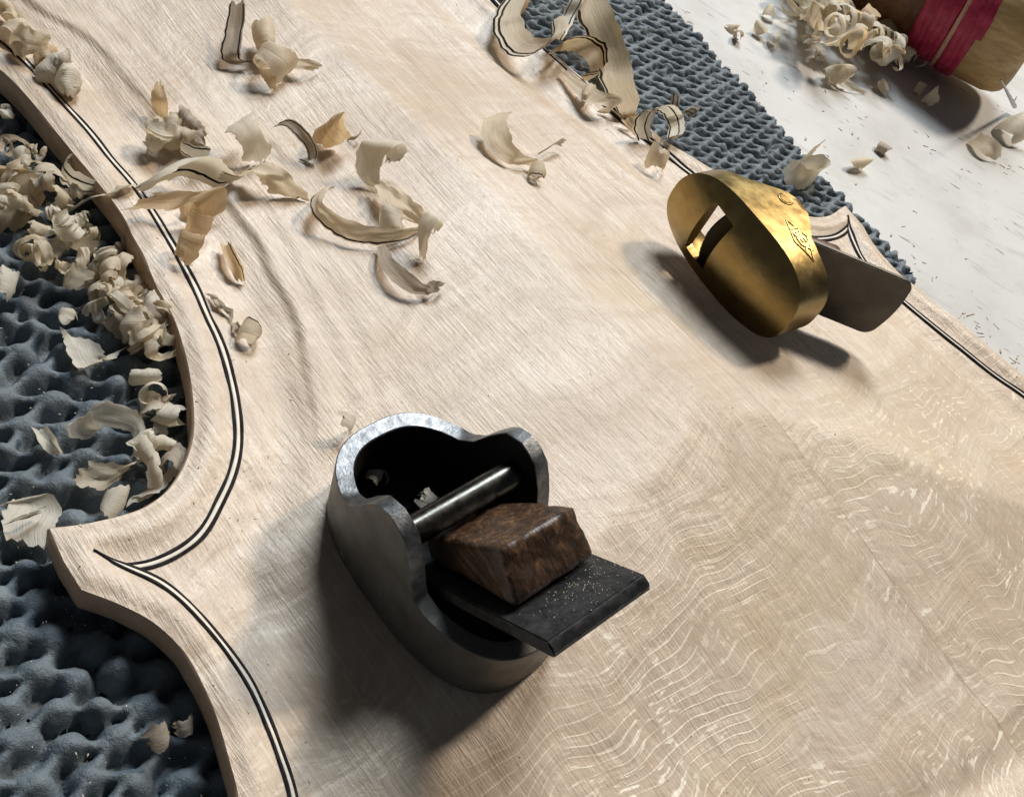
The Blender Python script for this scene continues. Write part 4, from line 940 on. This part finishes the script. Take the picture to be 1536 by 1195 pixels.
# a thin steel tip on the bench at the right border
bm = cyl_bm(0.07, 2.2, 12, 0.01)
for v in bm.verts:
    if v.co.z > 0.9: v.co.x *= .3; v.co.y *= .3
spk = bm_obj('steel_point', bm, M_STEEL); pz0, pz1 = at(1501, 120, 1.2), at(1522, 160, -.7)
spk.location = (pz0+pz1)/2; spk.rotation_mode = 'QUATERNION'; spk.rotation_quaternion = Vector(pz0-pz1).to_track_quat('Z', 'Y')
spk.scale = (1, 1, float(np.linalg.norm(pz0-pz1))/2.2)
tag(spk, 'thin grey steel point leaning at the right border of the bench', 'tool')

# ------------------------------------------------------------------ loose dust and splinters
def dust(name, label, spots, mat, lo, hi, long=1.0):
    V = []; FF = []
    for (x, y, z) in spots:
        s = random.uniform(lo, hi); a = random.uniform(0, 6.28); l = s*random.uniform(1, long); c, sn = math.cos(a), math.sin(a)
        b = len(V); h = s*random.uniform(.2, .6)
        for (p, q_, r_) in ((-l, -s*.5, 0), (l, -s*.4, 0.2*h), (l*.8, s*.5, 0), (-l*.7, s*.4, .1*h), (-l*.2, 0, h), (l*.4, .1*s, h*.8)):
            V.append((x+c*p-sn*q_, y+sn*p+c*q_, z+r_))
        FF += [(b, b+1, b+5, b+4), (b+1, b+2, b+5), (b+2, b+3, b+4, b+5), (b+3, b, b+4), (b+3, b+2, b+1, b)]
    return tag(mesh_obj(name, V, FF, mat, None, 0), label, None, None, 'stuff')
sp = []
Gd = rng.uniform(OUT.min(0), OUT.max(0), (9000, 2)); Gd = Gd[inside(Gd, OUT)]; dd = dist_line(Gd, REAL)
pk = rng.random(len(Gd)) < (0.04+0.5*np.exp(-(dd/1.4)**2)); Gd = Gd[pk]; hh = plate_h(Gd)
dust('wood_dust', 'fine wood crumbs on the plate', [(p[0], p[1], h) for p, h in zip(Gd, hh)], M_SHAV[1], .006, .022, 1.6)
Mw = tool.matrix_world @ MI
dsp = []
for _ in range(150):
    q = Mw @ Vector((random.gauss(2.45, .22), random.gauss(.15, .32), .032))
    if abs(((Mw.inverted()) @ q).y) < .72 and ((Mw.inverted()) @ q).x < 2.9: dsp.append(tuple(q))
dust('iron_dust', 'fine pale dust on the blade of the dark plane', dsp, M_SHAV[3], .004, .013, 2)
sb = []
for _ in range(60):
    cx, cy = random.uniform(1000, 1560), random.uniform(-20, 560); sg = random.uniform(6, 45)
    sb += [tuple(at(cx+random.gauss(0, sg), cy+random.gauss(0, sg*.7), BENCH_Z)) for _ in range(random.randint(2, 26))]
random.shuffle(sb)
sb = [p for p in sb if surf(p[0], p[1]) == BENCH_Z]
dust('splinters', 'dark splinters and specks on the white bench', sb[:60], M_BROWN, .012, .035, 6)
dust('bench_crumbs', 'pale wood crumbs on the white bench', sb[170:300], M_SHAV[0], .02, .06, 2)
sm = [tuple(at(random.uniform(-40, 330), random.uniform(120, 1200), MAT_TOP-0.04)) for _ in range(260)]
sm = [p for p in sm if surf(p[0], p[1]) < -0.3]
dust('mat_crumbs', 'wood crumbs caught in the near grip mat', sm, M_SHAV[1], .005, .018, 1.6)
